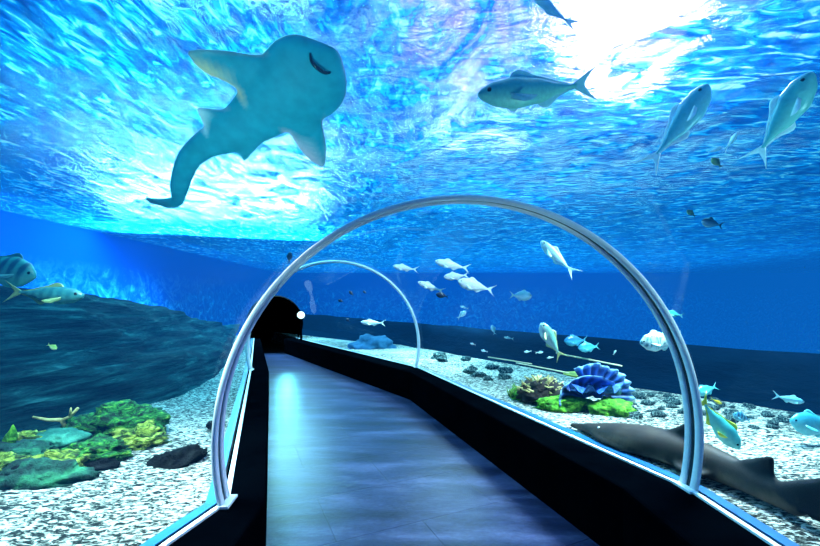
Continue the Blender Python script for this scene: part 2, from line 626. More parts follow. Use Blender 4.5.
strip('trim_1', L_GL, L_IN, -0.035, -0.008, CT - 0.01, CT + 0.012, M['white'])
strip('trim_2', R_GL, R_IN, -0.035, -0.008, CT - 0.01, CT + 0.012, M['white'])
strip('trim_3', L_GL, L_IN, 0.022, 0.085, CT - 0.04, CT + 0.006, M['bluestrip'])
strip('trim_4', R_GL, R_IN, 0.022, 0.085, CT - 0.04, CT + 0.006, M['bluestrip'])

# the curved acrylic panes, bay by bay
bays = [(0, 2), (2, 3), (3, 4)]
for k, (i0, i1) in enumerate(bays):
    V, nv = [], 49
    for i in range(i0, i1):
        for s in range(13 if i == i1 - 1 else 12):
            t = s / 12
            lp = tuple(lerp(a, b, t) for a, b in zip(L_GL[i], L_GL[i + 1]))
            rp = tuple(lerp(a, b, t) for a, b in zip(R_GL[i], R_GL[i + 1]))
            V += arch_pts(lp, rp, lerp(H_GL[i], H_GL[i + 1], t))
    structure(mesh_obj('window_%d' % (k + 1), V, grid_faces(len(V) // nv, nv), M['acrylic']))


def arch(label, l, r, h, wid, thick):
    l2, r2 = Vector((*l, 0)), Vector((*r, 0))
    ax = Vector((-(r2 - l2).y, (r2 - l2).x, 0)).normalized()
    root = empty('tunnel_arch', ((l2.x + r2.x) / 2, (l2.y + r2.y) / 2, CT))
    tag(root, label, 'arch')
    base = Vector(root.location)

    def band(name, a0, a1, g0, g1, mat):
        inn, outp = arch_pts(l, r, h, 72, g0), arch_pts(l, r, h, 72, g1)
        V = []
        for p, q in zip(inn, outp):
            b = (q - p) * 0.25
            e = ax * (0.18 * (a1 - a0))
            V += [p + ax * a0 + b - base, p + ax * a0 + e - base, p + ax * a1 - e - base, p + ax * a1 + b - base, q + ax * a1 - base, q + ax * a0 - base]
        Fc = grid_faces(len(V) // 6, 6, True)
        n = len(V)
        Fc += [tuple(range(6)), tuple(range(n - 6, n))]
        return mesh_obj(name, V, Fc, mat, root)
    band('flange', -wid * 0.5, -wid * 0.12, -thick, -0.003, M['steel'])
    band('flange', wid * 0.12, wid * 0.5, -thick, -0.003, M['steel'])
    band('seal', -wid * 0.12, wid * 0.12, -thick * 0.7, -0.003, M['seal'])
    for p in (l2, r2):
        q = (base * 0 + Vector(((l2.x + r2.x) / 2, (l2.y + r2.y) / 2, 0)) - p).normalized()
        c = p + q * 0.03 - Vector((base.x, base.y, 0))
        V = []
        for z, s in ((0.0, 1.0), (0.012, 1.0), (0.016, 0.86)):
            for a, b in ((-1, -1), (1, -1), (1, 1), (-1, 1)):
                V.append(c + q * (a * 0.026 * s) + ax * (b * wid * 0.55 * s) + Vector((0, 0, z)))
        mesh_obj('base_plate', V, grid_faces(3, 4, True) + [(0, 1, 2, 3), (8, 9, 10, 11)], M['steel'], root, smooth=False)
    return root


arch('large pale metal arch nearest the viewer, spanning the whole walkway', L_GL[2], R_GL[2], H_GL[2], 0.125, 0.024)
arch('smaller pale metal arch farther down the tunnel where the walkway bends', L_GL[3], R_GL[3], H_GL[3], 0.11, 0.040)

# the dark vault the walkway disappears into
V, nv = [], 25
for t in (0.0, 0.02, 1.0):
    lp = (lerp(-4.78, -6.0, t), lerp(12.02, 15.5, t))
    rp = (lerp(-3.40, -4.6, t), lerp(12.22, 16.0, t))
    V += arch_pts(lp, rp, 1.27 + 0.03 * (t > 0), 24, 0.0, CT)
Fc = grid_faces(3, nv) + [tuple(range(2 * nv, 3 * nv))]
o = len(V)
V += [(-4.78, 12.02, -0.02), (-3.40, 12.22, -0.02), (-4.6, 16.0, -0.02), (-6.0, 15.5, -0.02), (-6.0, 15.5, CT), (-4.6, 16.0, CT), (-4.78, 12.02, CT), (-3.4, 12.22, CT)]
Fc += [(o, o + 1, o + 2, o + 3), (o + 2, o + 3, o + 4, o + 5), (o, o + 3, o + 4, o + 6), (o + 1, o + 2, o + 5, o + 7)]
structure(mesh_obj('wall_far', V, Fc, M['void'], smooth=False))

# ------------------------------------------------------------------ tank shell
ZS = 3.6


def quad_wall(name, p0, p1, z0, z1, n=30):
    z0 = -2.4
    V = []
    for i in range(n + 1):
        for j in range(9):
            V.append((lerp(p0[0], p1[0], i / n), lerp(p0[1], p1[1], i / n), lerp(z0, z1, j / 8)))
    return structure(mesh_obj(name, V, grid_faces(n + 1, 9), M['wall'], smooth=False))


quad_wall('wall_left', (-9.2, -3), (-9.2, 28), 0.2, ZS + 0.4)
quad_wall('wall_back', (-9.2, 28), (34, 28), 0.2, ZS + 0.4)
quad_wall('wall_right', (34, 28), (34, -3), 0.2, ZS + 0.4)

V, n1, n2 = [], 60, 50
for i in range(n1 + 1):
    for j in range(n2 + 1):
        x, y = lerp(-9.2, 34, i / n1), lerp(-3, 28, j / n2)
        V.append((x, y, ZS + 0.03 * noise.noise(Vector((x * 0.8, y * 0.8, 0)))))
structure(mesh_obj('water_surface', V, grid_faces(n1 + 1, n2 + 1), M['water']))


# the water itself: a block that fills the tank, with the tunnel and its dark end hollowed out
def hollow_ring(l, r, h):
    l, r = Vector(l), Vector(r)
    u = (r - l).normalized() * 0.012
    p = arch_pts(tuple(l - u), tuple(r + u), h + 0.012, 32)
    return p + [Vector((p[-1].x, p[-1].y, -0.06)), Vector((p[0].x, p[0].y, -0.06))]


rings = [hollow_ring(L_GL[i], R_GL[i], H_GL[i]) for i in range(5)] + [hollow_ring((-6.05, 15.55), (-4.55, 16.1), 1.34)]
rings[4] = hollow_ring((-4.80, 12.0), (-3.38, 12.22), 1.31)
V = [v for r_ in rings for v in r_]
nr = len(rings[0])
Fc = grid_faces(len(rings), nr, True) + [tuple(range(nr)), tuple(range((len(rings) - 1) * nr, len(rings) * nr))]
bm = bmesh.new()
bv = [bm.verts.new(v) for v in V]
for f in Fc:
    bm.faces.new([bv[i] for i in f])
bmesh.ops.recalc_face_normals(bm, faces=bm.faces)
bmesh.ops.reverse_faces(bm, faces=bm.faces)
x0, x1, y0, y1, z0, z1 = -9.3, 34.1, -3.1, 28.1, -2.6, ZS - 0.05
bx = [bm.verts.new(p) for p in ((x0, y0, z0), (x1, y0, z0), (x1, y1, z0), (x0, y1, z0), (x0, y0, z1), (x1, y0, z1), (x1, y1, z1), (x0, y1, z1))]
for f in ((3, 2, 1, 0), (4, 5, 6, 7), (0, 1, 5, 4), (1, 2, 6, 5), (2, 3, 7, 6), (3, 0, 4, 7)):
    bm.faces.new([bx[i] for i in f])
me = bpy.data.meshes.new('water_body')
bm.to_mesh(me)
bm.free()
me.materials.append(M['water_body'])
wb = bpy.data.objects.new('water_body', me)
COL.objects.link(wb)
structure(wb)


def bed_z(x, y, drop=0.0):
    return CT - 0.012 - drop + 0.035 * noise.noise(Vector((x * 0.9, y * 0.9, 3.3))) + 0.012 * noise.noise(Vector((x * 4, y * 4, 1)))


V, Fc = [], []
for glass, inner, d0, d1 in ((R_GL, R_IN, Vector((1, -0.15)), Vector((-0.5, 0.86))), (L_GL, L_IN, Vector((-1, -0.15)), Vector((-0.62, 0.78)))):
    st = densify(glass, 14)
    off = len(V)
    dists = [0.03, 0.06, 0.1] + [0.1 + 0.11 * k for k in range(1, 30)] + [3.6 + 1.4 * k for k in range(1, 26)]
    for i, g in enumerate(st):
        t = i / (len(st) - 1)
        d = d0.lerp(d1, t ** 1.4).normalized()
        for s in dists:
            x, y = g[0] + d.x * s, g[1] + d.y * s
            k = min(1, s / 0.4)
            V.append((x, y, lerp(CT - 0.012, bed_z(x, y, 2.2 * max(0.0, min(1.0, (s - 3.4) / 2.5))), k)))
    Fc += grid_faces(len(st), len(dists), False, off)
structure(mesh_obj('ground', V, Fc, M['sand']))


# dark rock bank on the left: foot line, crest line, back slope
FOOT = [(-3.4, -1.5), (-3.35, 0.6), (-3.15, 2.4), (-2.82, 3.6), (-2.62, 4.6), (-2.70, 5.6), (-3.3, 7.2), (-4.2, 9.4), (-5.0, 12.0)]
CREST = [(-4.0, -1.5, 1.7), (-4.1, 1.5, 1.72), (-4.1, 4.0, 1.68), (-4.15, 5.0, 1.66), (-4.4, 6.5, 1.47), (-4.25, 8.0, 1.20), (-4.5, 10.5, 0.86), (-5.6, 13.0, 0.8)]
BACK = [(-6.0, -1.5), (-6.2, 1.5), (-6.2, 4.0), (-6.3, 5.5), (-6.6, 7.0), (-6.6, 9.0), (-6.8, 11.0), (-7.4, 13.5)]
V, nv = [], 41
fd, cd, bd = densify(FOOT, 12), densify(CREST, 12), densify(BACK, 12)
for f_, c_, b_ in zip(fd, cd, bd):
    for k in range(nv):
        t = k / (nv - 1)
        if t < 0.7:
            s = t / 0.7
            x, y, z = lerp(f_[0], c_[0], s), lerp(f_[1], c_[1], s), lerp(0.36, c_[2], s ** 0.85)
        else:
            s = (t - 0.7) / 0.3
            x, y, z = lerp(c_[0], b_[0], s), lerp(c_[1], b_[1], s), lerp(c_[2], 0.4, s * s)
        q = Vector((x * 0.9, y * 0.55, z * 2.6))
        a = 0.16 * noise.noise(q) + 0.08 * noise.noise(q * 2.7) + 0.04 * noise.noise(q * 6)
        e = min(1.0, t * 6)
        V.append((x + a * e * 0.9, y, z + a * e * 0.55))
structure(mesh_obj('rock_bank', V, grid_faces(len(V) // nv, nv), M['bank']))

# low dark ledge along the right of the sand
LEDGE = [(8.5, -1.0), (6.4, 1.1), (3.95, 3.8), (2.75, 5.3), (0.55, 9.0), (-1.6, 12.6), (-3.5, 16), (-6.5, 20)]
V, nv = [], 13
ld = densify(LEDGE, 14)
for i, p in enumerate(ld):
    q = ld[min(i + 1, len(ld) - 1)]
    r_ = ld[max(i - 1, 0)]
    d = Vector((q[0] - r_[0], q[1] - r_[1], 0)).normalized()
    o_ = Vector((-d.y, d.x, 0))
    if o_.y < 0:
        o_ = -o_
    prof = [(-0.06, 0.36), (-0.02, 0.52), (0.0, 0.66), (0.02, 0.8), (0.04, 0.90), (0.08, 0.97), (0.16, 1.0), (0.22, 0.98), (0.28, 0.93), (0.34, 0.85), (0.4, 0.75), (0.5, 0.5), (1.0, -0.6)]
    for s, z in prof:
        x, y = p[0] + o_.x * s, p[1] + o_.y * s
        a = 0.05 * noise.noise(Vector((x * 1.5, y * 1.5, z * 3)))
        V.append((x + o_.x * a, y + o_.y * a, z + 0.02 * noise.noise(Vector((x, y, 4)))))
structure(mesh_obj('rock_ledge', V, grid_faces(len(ld), nv), M['ledge']))


# ------------------------------------------------------------------ fish
PROFILES = {   # half height and half width along the body, nose to tail root, as shares of the length
    'slender': ([(0, 0.012), (0.05, 0.05), (0.16, 0.088), (0.36, 0.112), (0.6, 0.090), (0.82, 0.038), (0.93, 0.016), (1, 0.020)],
                [(0, 0.012), (0.06, 0.04), (0.2, 0.064), (0.4, 0.070), (0.65, 0.045), (0.9, 0.013), (1, 0.008)]),
    'jack': ([(0, 0.014), (0.05, 0.07), (0.16, 0.125), (0.36, 0.155), (0.6, 0.115), (0.82, 0.045), (0.93, 0.018), (1, 0.024)],
             [(0, 0.012), (0.06, 0.045), (0.2, 0.07), (0.4, 0.075), (0.65, 0.05), (0.9, 0.013), (1, 0.008)]),
    'deep': ([(0, 0.018), (0.06, 0.09), (0.18, 0.175), (0.4, 0.225), (0.65, 0.175), (0.85, 0.070), (0.95, 0.040), (1, 0.045)],
             [(0, 0.014), (0.08, 0.05), (0.22, 0.08), (0.45, 0.085), (0.7, 0.055), (0.92, 0.018), (1, 0.010)]),
}


def fin_geo(roots, tips, th, nrm, m=4):
    """a thin fin spread between a line of roots and a line of tips"""
    V = []
    n = len(roots)
    nrm = Vector(nrm)
    for side in (1, -1):
        for r, t in zip(roots, tips):
            r, t = Vector(r), Vector(t)
            for k in range(m + 1):
                v = k / m
                V.append(r.lerp(t, v) + nrm * (side * th * (1 - v * 0.85)))
    s = n * (m + 1)
    Fc = grid_faces(n, m + 1) + grid_faces(n, m + 1, False, s)
    ring = [i * (m + 1) for i in range(n)] + [(n - 1) * (m + 1) + k for k in range(1, m + 1)] + [i * (m + 1) + m for i in range(n - 2, -1, -1)] + [k for k in range(m - 1, 0, -1)]
    for a, b in zip(ring, ring[1:] + ring[:1]):
        Fc.append((a, b, b + s, a + s))
    return V, Fc


def fish(label, head, tail, species='jack', back=(0.02, 0.20, 0.30), belly=(0.55, 0.75, 0.8), fin=None, stripes=None, spots=None, bend=0.0,
         flank=0.8, up=None, cat='fish', group=None, name='fish', small=False, tailcol=None):
    H, T = Vector(head), Vector(tail)
    f = (H - T)
    Ln = f.length
    f.normalize()
    mid = (H + T) / 2
    view = (Vector((0, 0, CZ)) - mid).normalized()
    fl = (view - f * view.dot(f)).normalized()
    z1 = f.cross(fl)
    if z1.z < 0:
        z1 = -z1
    z2 = Vector(up) if up else Vector((0, 0, 1))
    z2 = z2 - f * z2.dot(f)
    z2 = z2.normalized() if z2.length > 0.05 else z1
    zz = (z1 * flank + z2 * (1 - flank))
    zz = (zz - f * zz.dot(f)).normalized()
    yy = zz.cross(f).normalized()
    mtx = Matrix((f, yy, zz)).transposed().to_4x4()
    mtx.translation = mid
    hp, wp = PROFILES[species]
    fin = fin or tuple(lerp(a, b, 0.5) for a, b in zip(back, belly))
    tailcol = tailcol or fin
    tl = 0.80                                         # where the tail fin begins
    nx, ns = (16, 10) if small else (30, 18)

    def bendy(x):                                     # sideways sweep, strongest toward the tail
        t = (0.5 - x)
        return bend * t * t

    V, C = [], []
    for i in range(nx + 1):
        t = i / nx
        hh, ww = interp(hp, t), interp(wp, t)
        x = 0.5 - t * tl
        for k in range(ns):
            a = 2 * math.pi * k / ns
            ca, sa = math.cos(a), math.sin(a)
            y = math.copysign(abs(ca) ** 1.15, ca) * ww
            z = math.copysign(abs(sa) ** 0.92, sa) * hh
            z += -0.012 * math.sin(t * math.pi)
            V.append(Vector((x, y + bendy(x), z)) * Ln)
            g = max(0.0, min(1.0, 0.5 + sa * 1.3))
            c = [lerp(p, q, 1 - g) for p, q in zip(belly, back)] if False else [lerp(q, p, g) for p, q in zip(back, belly)]
            if stripes:
                sfreq, sc = stripes
                s = math.sin((t * sfreq + 0.15 * sa) * 2 * math.pi)
                kk = max(0, min(1, (s + 0.15) * 3)) * max(0, min(1, 0.9 + sa)) * (0.12 < t < 0.96)
                c = [lerp(p, q, kk) for p, q in zip(c, sc)]
            if spots:
                s = noise.noise(Vector((t * 16, sa * 4.5, label.__len__())))
                kk = max(0, min(1, (s - 0.1) * 6)) * (sa > -0.7)
                c = [lerp(p, q, kk) for p, q in zip(c, spots)]
            C.append(c)
    Fc = grid_faces(nx + 1, ns, True) + [tuple(range(ns)), tuple(range(nx * ns, (nx + 1) * ns))]

    def P(x, y, z):
        return Vector((x, y + bendy(x), z)) * Ln

    big = interp(hp, 0.38)
    xr = 0.5 - tl + 0.02
    n = 9
    roots, tips = [], []
    th_ = 0.15 + 0.15 * (species != 'slender')
    for k in range(n):
        v = -1 + 2 * k / (n - 1)
        roots.append(P(xr, 0, v * 0.022))
        fork = abs(v) ** 1.3
        tips.append(P(xr - 0.085 - 0.135 * fork, 0, v * (0.105 + 0.35 * big)))
    tf = fin_geo(roots, tips, 0.006 * Ln, (0, 1, 0))
    # dorsal and anal fins
    roots, tips = [], []
    for k in range(10):
        s = k / 9
        t = lerp(0.30, 0.90, s)
        x = 0.5 - t * tl
        hh = interp(hp, t)
        rise = 0.050 * (math.exp(-((s - 0.12) / 0.2) ** 2) + 0.35 * (1 - s)) * (0.6 + 1.6 * big)
        roots.append(P(x, 0, hh * 0.86 - 0.012 * math.sin(t * math.pi)))
        tips.append(P(x - 0.045, 0, hh * 0.97 - 0.012 * math.sin(t * math.pi) + rise))
    df = fin_geo(roots, tips, 0.005 * Ln, (0, 1, 0))
    roots, tips = [], []
    for k in range(8):
        s = k / 7
        t = lerp(0.56, 0.92, s)
        x = 0.5 - t * tl
        hh = interp(hp, t)
        rise = 0.042 * (math.exp(-((s - 0.15) / 0.22) ** 2) + 0.3 * (1 - s)) * (0.6 + 1.6 * big)
        roots.append(P(x, 0, -hh * 0.86 - 0.012 * math.sin(t * math.pi)))
        tips.append(P(x - 0.05, 0, -hh * 0.97 - 0.012 * math.sin(t * math.pi) - rise))
    af = fin_geo(roots, tips, 0.005 * Ln, (0, 1, 0))
    if small:
        V2, F2 = join_geo((V, Fc), tf, df)
        C2 = C + [tailcol] * len(tf[0]) + [fin] * len(df[0])
        o = mesh_obj(name, V2, F2, M['fish'], cols=C2)
        o.matrix_world = mtx
        tag(o, label, cat, group)
        return o
    root = empty(name, mtx=mtx)
    tag(root, label, cat, group)
    mesh_obj('body', V, Fc, M['fish'], root, cols=C)
    mesh_obj('tail_fin', *tf, M['fish'], root, cols=[tailcol] * len(tf[0]))
    mesh_obj('dorsal_fin', *df, M['fish'], root, cols=[fin] * len(df[0]))
    mesh_obj('anal_fin', *af, M['fish'], root, cols=[fin] * len(af[0]))
    for s in (1, -1):
        t = 0.27
        x0 = 0.5 - t * tl
        w0 = interp(wp, t)
        roots = [P(x0, s * w0 * 0.9, -0.02 - 0.05 * big), P(x0 - 0.01, s * w0 * 0.93, -0.03 - 0.1 * big), P(x0 - 0.015, s * w0 * 0.9, -0.045 - 0.15 * big)]
        tips = [P(x0 - 0.17, s * (w0 + 0.09), -0.06 - 0.2 * big), P(x0 - 0.13, s * (w0 + 0.075), -0.085 - 0.2 * big), P(x0 - 0.08, s * (w0 + 0.05), -0.085 - 0.2 * big)]
        g = fin_geo(roots, tips, 0.004 * Ln, (0, s * 0.5, 0.85))
        mesh_obj('pectoral_fin', *g, M['fish'], root, cols=[fin] * len(g[0]))
        t = 0.095
        hh, ww = interp(hp, t), interp(wp, t)
        c = P(0.5 - t * tl, s * ww * 0.86, hh * 0.25)
        ev, ef = ico(2)
        r_ = 0.016 + 0.03 * big
        mesh_obj('eye', [c + Vector((v.x * r_, v.y * r_ * 0.5, v.z * r_)) * Ln for v in ev], ef, M['eye'], root)
    return root


SILVER = dict(back=(0.20, 0.50, 0.58), belly=(0.9, 0.97, 1.0), fin=(0.7, 0.85, 0.85))
WHITE = dict(back=(0.75, 0.85, 0.88), belly=(1.0, 1.0, 1.0), fin=(0.8, 0.92, 0.92))
TEALF = dict(back=(0.02, 0.30, 0.34), belly=(0.16, 0.62, 0.62), fin=(0.10, 0.42, 0.42))
BLUEF = dict(back=(0.01, 0.14, 0.34), belly=(0.06, 0.42, 0.62), fin=(0.05, 0.30, 0.45))

# up near the surface
fish('long silvery fish near the surface left of the bright purple glow, nose to the left', at(478, 95, 2.6), at(600, 83, 2.75), 'slender', flank=0.35, back=(0.04, 0.36, 0.40), belly=(0.30, 0.70, 0.55), fin=(0.5, 0.8, 0.75))
fish('large pale-edged fish at the upper right corner, swimming up to the right', at(812, 72, 2.35), at(752, 164, 2.75), 'jack', flank=0.75, back=(0.03, 0.34, 0.42), belly=(0.18, 0.58, 0.56), fin=(0.75, 0.92, 0.95))
fish('slim fish just below the bright white glow, tail down to the left', at(708, 84, 2.6), at(652, 169, 2.95), 'jack', flank=0.55, bend=-0.25, back=(0.05, 0.38, 0.52), belly=(0.22, 0.62, 0.74), fin=(0.8, 0.9, 0.98))
fish('thin pale fish crossing the top edge beside the bright glow', at(527, -22, 2.5), at(561, 40, 2.7), 'slender', flank=0.1, bend=0.35, back=(0.08, 0.32, 0.62), belly=(0.35, 0.62, 0.85), fin=(0.7, 0.85, 0.95))
fish('small white fish with spread fins below the large upper right fish', at(737, 133, 4.0), at(724, 151, 4.2), 'slender', flank=0.2, **WHITE)
fish('small white sliver of a fish left of the spread-finned one', at(722, 147, 4.2), at(706, 153, 4.2), 'slender', flank=0.6, small=True, **WHITE)
fish('small olive-brown fish under the white spread-finned one', at(712, 158, 4.2), at(722, 168, 4.2), 'deep', flank=0.7, small=True, back=(0.10, 0.14, 0.04), belly=(0.35, 0.40, 0.12))
fish('little dark fish with a white belly high on the right', at(702, 221, 4.6), at(724, 226, 4.7), 'jack', flank=0.7, small=True, back=(0.002, 0.006, 0.02), belly=(0.5, 0.6, 0.65), fin=(0.005, 0.01, 0.03))
fish('little olive fish up and to the left of the small dark one', at(687, 210, 4.6), at(696, 217, 4.6), 'deep', flank=0.7, small=True, back=(0.10, 0.14, 0.05), belly=(0.3, 0.36, 0.15))

# inside the big arch
fish('curved silvery fish high inside the large arch, tail bent down to the right', at(541, 241, 4.2), at(573, 274, 4.2), 'slender', flank=0.75, bend=0.45, back=(0.35, 0.70, 0.72), belly=(0.85, 1.0, 1.0), fin=(0.6, 0.9, 0.9))
fish('smallest white fish of the white shoal, just above the far arch', at(393, 266, 5.6), at(419, 270, 5.6), 'slender', flank=0.9, **WHITE)
fish('uppermost white fish of the shoal inside the large arch', at(435, 261, 5.2), at(471, 269, 5.2), 'slender', flank=0.9, **WHITE)
fish('plump white fish in the middle of the white shoal', at(444, 277, 5.2), at(469, 275, 5.2), 'jack', flank=0.9, bend=0.2, **WHITE)
fish('biggest white fish of the shoal, lower right of the others', at(458, 281, 5.0), at(496, 291, 5.0), 'jack', flank=0.9, **WHITE)
fish('lowest white fish of the shoal, above a small dark fish', at(418, 282, 5.4), at(445, 292, 5.4), 'slender', flank=0.9, **WHITE)
fish('tiny dark fish right under the white shoal', at(436, 294, 5.6), at(449, 297, 5.6), 'deep', flank=0.9, small=True, back=(0.003, 0.015, 0.05), belly=(0.006, 0.03, 0.08))
fish('small round pale fish facing right in open blue water', at(532, 296, 5.4), at(509, 295, 5.4), 'deep', flank=0.9, **SILVER)
fish('silver fish diving with tail down above the pale rods', at(541, 323, 3.9), at(563, 360, 3.9), 'jack', flank=0.9, back=(0.16, 0.55, 0.50), belly=(0.85, 1.0, 0.9), fin=(0.65, 0.85, 0.4), tailcol=(0.7, 0.8, 0.3))
fish('dim blue fish above the rim of the dark ledge, left of a pair', at(564, 341, 4.7), at(588, 340, 4.7), 'deep', flank=0.9, **BLUEF)
fish('dim blue fish lower and right of the pair at the dark ledge', at(578, 348, 4.6), at(600, 346, 4.6), 'deep', flank=0.9, back=(0.02, 0.26, 0.44), belly=(0.10, 0.55, 0.66), fin=(0.10, 0.45, 0.5))
fish('speckled pale fish left of the big arch limb', at(640, 343, 3.4), at(683, 338, 3.4), 'deep', flank=0.9, back=(0.45, 0.80, 0.75), belly=(0.8, 1.0, 0.95), fin=(0.5, 0.85, 0.8), spots=(0.02, 0.22, 0.26))
fish('small teal fish behind the big arch limb, above the speckled fish', at(666, 312, 4.2), at(684, 316, 4.2), 'jack', flank=0.9, **TEALF)
for k, (hx, hy, tx, ty, Y) in enumerate([(466, 311, 457, 319, 6.4), (460, 306, 469, 309, 6.6), (492, 325, 495, 335, 6.2), (504, 337, 514, 339, 6.0)]):
    fish(['tiny pale fish alone in blue water below the white shoal', 'tiny thin fish just above another tiny pale fish', 'tiny upright pale fish hovering over the dark ledge rim', 'tiny white fish at the very rim of the dark ledge'][k],
         at(hx, hy, Y), at(tx, ty, Y), 'deep' if k % 2 == 0 else 'slender', flank=0.9, small=True, **SILVER)
for hx, hy, tx, ty in [(524, 352, 532, 351), (543, 352, 535, 353), (547, 358, 554, 357), (580, 366, 576, 370), (616, 350, 613, 355), (481, 350, 488, 352), (470, 343, 476, 345)]:
    fish('tiny pale fish hovering in front of the dark ledge', at(hx, hy, 5.0), at(tx, ty, 5.0), 'jack', flank=0.9, small=True, group='tiny fish along the dark ledge', **SILVER)

# right of the arch, low
fish('yellow-edged teal fish slanting downward to the right of the arch limb', at(739, 449, 2.75), at(697, 394, 2.9), 'jack', flank=0.85, back=(0.05, 0.42, 0.45), belly=(0.20, 0.62, 0.58), fin=(0.75, 0.80, 0.08), tailcol=(0.8, 0.75, 0.05))
fish('tiny yellow fish beside the arch limb', at(722, 404, 3.2), at(710, 398, 3.2), 'slender', flank=0.9, small=True, back=(0.6, 0.5, 0.02), belly=(0.8, 0.7, 0.05))
fish('small teal fish touching the arch limb above the yellow-edged fish', at(696, 393, 3.4), at(718, 386, 3.4), 'deep', flank=0.9, back=(0.02, 0.24, 0.32), belly=(0.10, 0.52, 0.60), fin=(0.06, 0.4, 0.46))
fish('slender pale fish against the dark ledge at the right', at(804, 402, 3.3), at(772, 395, 3.3), 'slender', flank=0.9, back=(0.15, 0.52, 0.66), belly=(0.55, 0.9, 0.95), fin=(0.35, 0.75, 0.8))
fish('teal fish cut by the right edge of the picture, facing left', at(790, 421, 3.0), at(842, 428, 3.0), 'deep', flank=0.9, back=(0.03, 0.30, 0.42), belly=(0.16, 0.58, 0.66), fin=(0.10, 0.5, 0.55))
fish('green fish hanging head down over the sand by the tail of the guitarfish', at(797, 500, 2.45), at(763, 463, 2.6), 'jack', flank=0.85, back=(0.04, 0.36, 0.26), belly=(0.20, 0.66, 0.42), fin=(0.10, 0.5, 0.3))
fish('dim striped fish between the yellow-edged fish and the right edge', at(733, 414, 3.5), at(752, 421, 3.5), 'deep', flank=0.9, stripes=(4.5, (0.005, 0.05, 0.12)), back=(0.03, 0.24, 0.38), belly=(0.14, 0.48, 0.60))

# left side
fish('green banded fish cut by the left edge', at(36, 277, 3.2), at(-34, 259, 3.2), 'deep', flank=0.9, stripes=(6, (0.005, 0.10, 0.16)), back=(0.03, 0.34, 0.30), belly=(0.09, 0.46, 0.38), fin=(0.06, 0.28, 0.28))
fish('slim teal fish below the banded one, facing right over the bank', at(84, 296, 3.0), at(3, 291, 3.0), 'slender', flank=0.9, stripes=(7, (0.01, 0.12, 0.15)), back=(0.02, 0.16, 0.17), belly=(0.05, 0.26, 0.26), fin=(0.16, 0.28, 0.12))
fish('tiny yellow-green fish over the dark rock bank', at(57, 349, 3.1), at(47, 344, 3.1), 'deep', flank=0.9, small=True, back=(0.25, 0.45, 0.05), belly=(0.6, 0.8, 0.35))
fish('tiny dark fish in the bright water just left of the large arch', at(290, 252, 5.0), at(289, 264, 5.0), 'deep', flank=0.9, small=True, back=(0.003, 0.02, 0.05), belly=(0.006, 0.03, 0.07))

# far ones seen through the second arch
fish('long white fish seen low through the far arch', at(361, 322, 8.6), at(386, 323, 8.6), 'slender', flank=0.9, **WHITE)
for k, (hx, hy, tx, ty) in enumerate([(349, 291, 354, 296), (363, 291, 367, 294), (346, 318, 350, 323), (338, 300, 344, 302)]):
    fish('tiny dark fish seen through the far arch', at(hx, hy, 8.6), at(tx, ty, 8.6), 'deep', flank=0.9, small=True, group='tiny dark fish beyond the far arch', back=(0.003, 0.02, 0.06), belly=(0.006, 0.04, 0.1))


# ------------------------------------------------------------------ fused animal bodies
def fuse(name, geos, voxel, mat, parent, smooth_it=6):
    """geos: list of (verts, faces, colours); grown together into one skin"""
    V, Fc, C = [], [], []
    for v, f, c in geos:
        o = len(V)
        V += [Vector(p) for p in v]
        Fc += [tuple(i + o for i in q) for q in f]
        C += list(c)
    tmp = mesh_obj('skin', V, Fc, mat)
    md = tmp.modifiers.new('remesh', 'REMESH')
    md.mode = 'VOXEL'
    md.voxel_size = voxel
    sm = tmp.modifiers.new('smooth', 'SMOOTH')
    sm.iterations = smooth_it
    sm.factor = 0.5
    dg = bpy.context.evaluated_depsgraph_get()
    dg.update()
    me = bpy.data.meshes.new_from_object(tmp.evaluated_get(dg))
    bpy.data.objects.remove(tmp)
    kd = kdtree.KDTree(len(V))
    for i, p in enumerate(V):
        kd.insert(p, i)
    kd.balance()
    cols = []
    for v in me.vertices:
        acc, ws = [0, 0, 0], 0
        for co, idx, dist in kd.find_n(v.co, 5):
            wgt = 1 / (dist + 1e-3)
            ws += wgt
            for q in range(3):
                acc[q] += C[idx][q] * wgt
        cols.append([a / ws for a in acc])
    for a in list(me.attributes):
        if a.name == 'Col':
            me.attributes.remove(a)
    at_ = me.attributes.new('Col', 'FLOAT_COLOR', 'POINT')
    at_.data.foreach_set('color', [c for v in cols for c in (*v, 1.0)])
    me.polygons.foreach_set('use_smooth', [True] * len(me.polygons))
    me.name = name
    if not me.materials:
        me.materials.append(mat)
    o = bpy.data.objects.new(name, me)
    COL.objects.link(o)
    if parent is not None:
        o.parent = parent
    return o


def spline(pts, n):
    """Catmull-Rom through points (any dimension)"""
    P = [pts[0]] + list(pts) + [pts[-1]]
    out = []
    for i in range(1, len(P) - 2):
        for k in range(n):
            t = k / n
            out.append([0.5 * (2 * b + (c - a) * t + (2 * a - 5 * b + 4 * c - d) * t * t + (3 * b - a - 3 * c + d) * t ** 3)
                        for a, b, c, d in zip(P[i - 1], P[i], P[i + 1], P[i + 2])])
    out.append(list(pts[-1]))
    return out


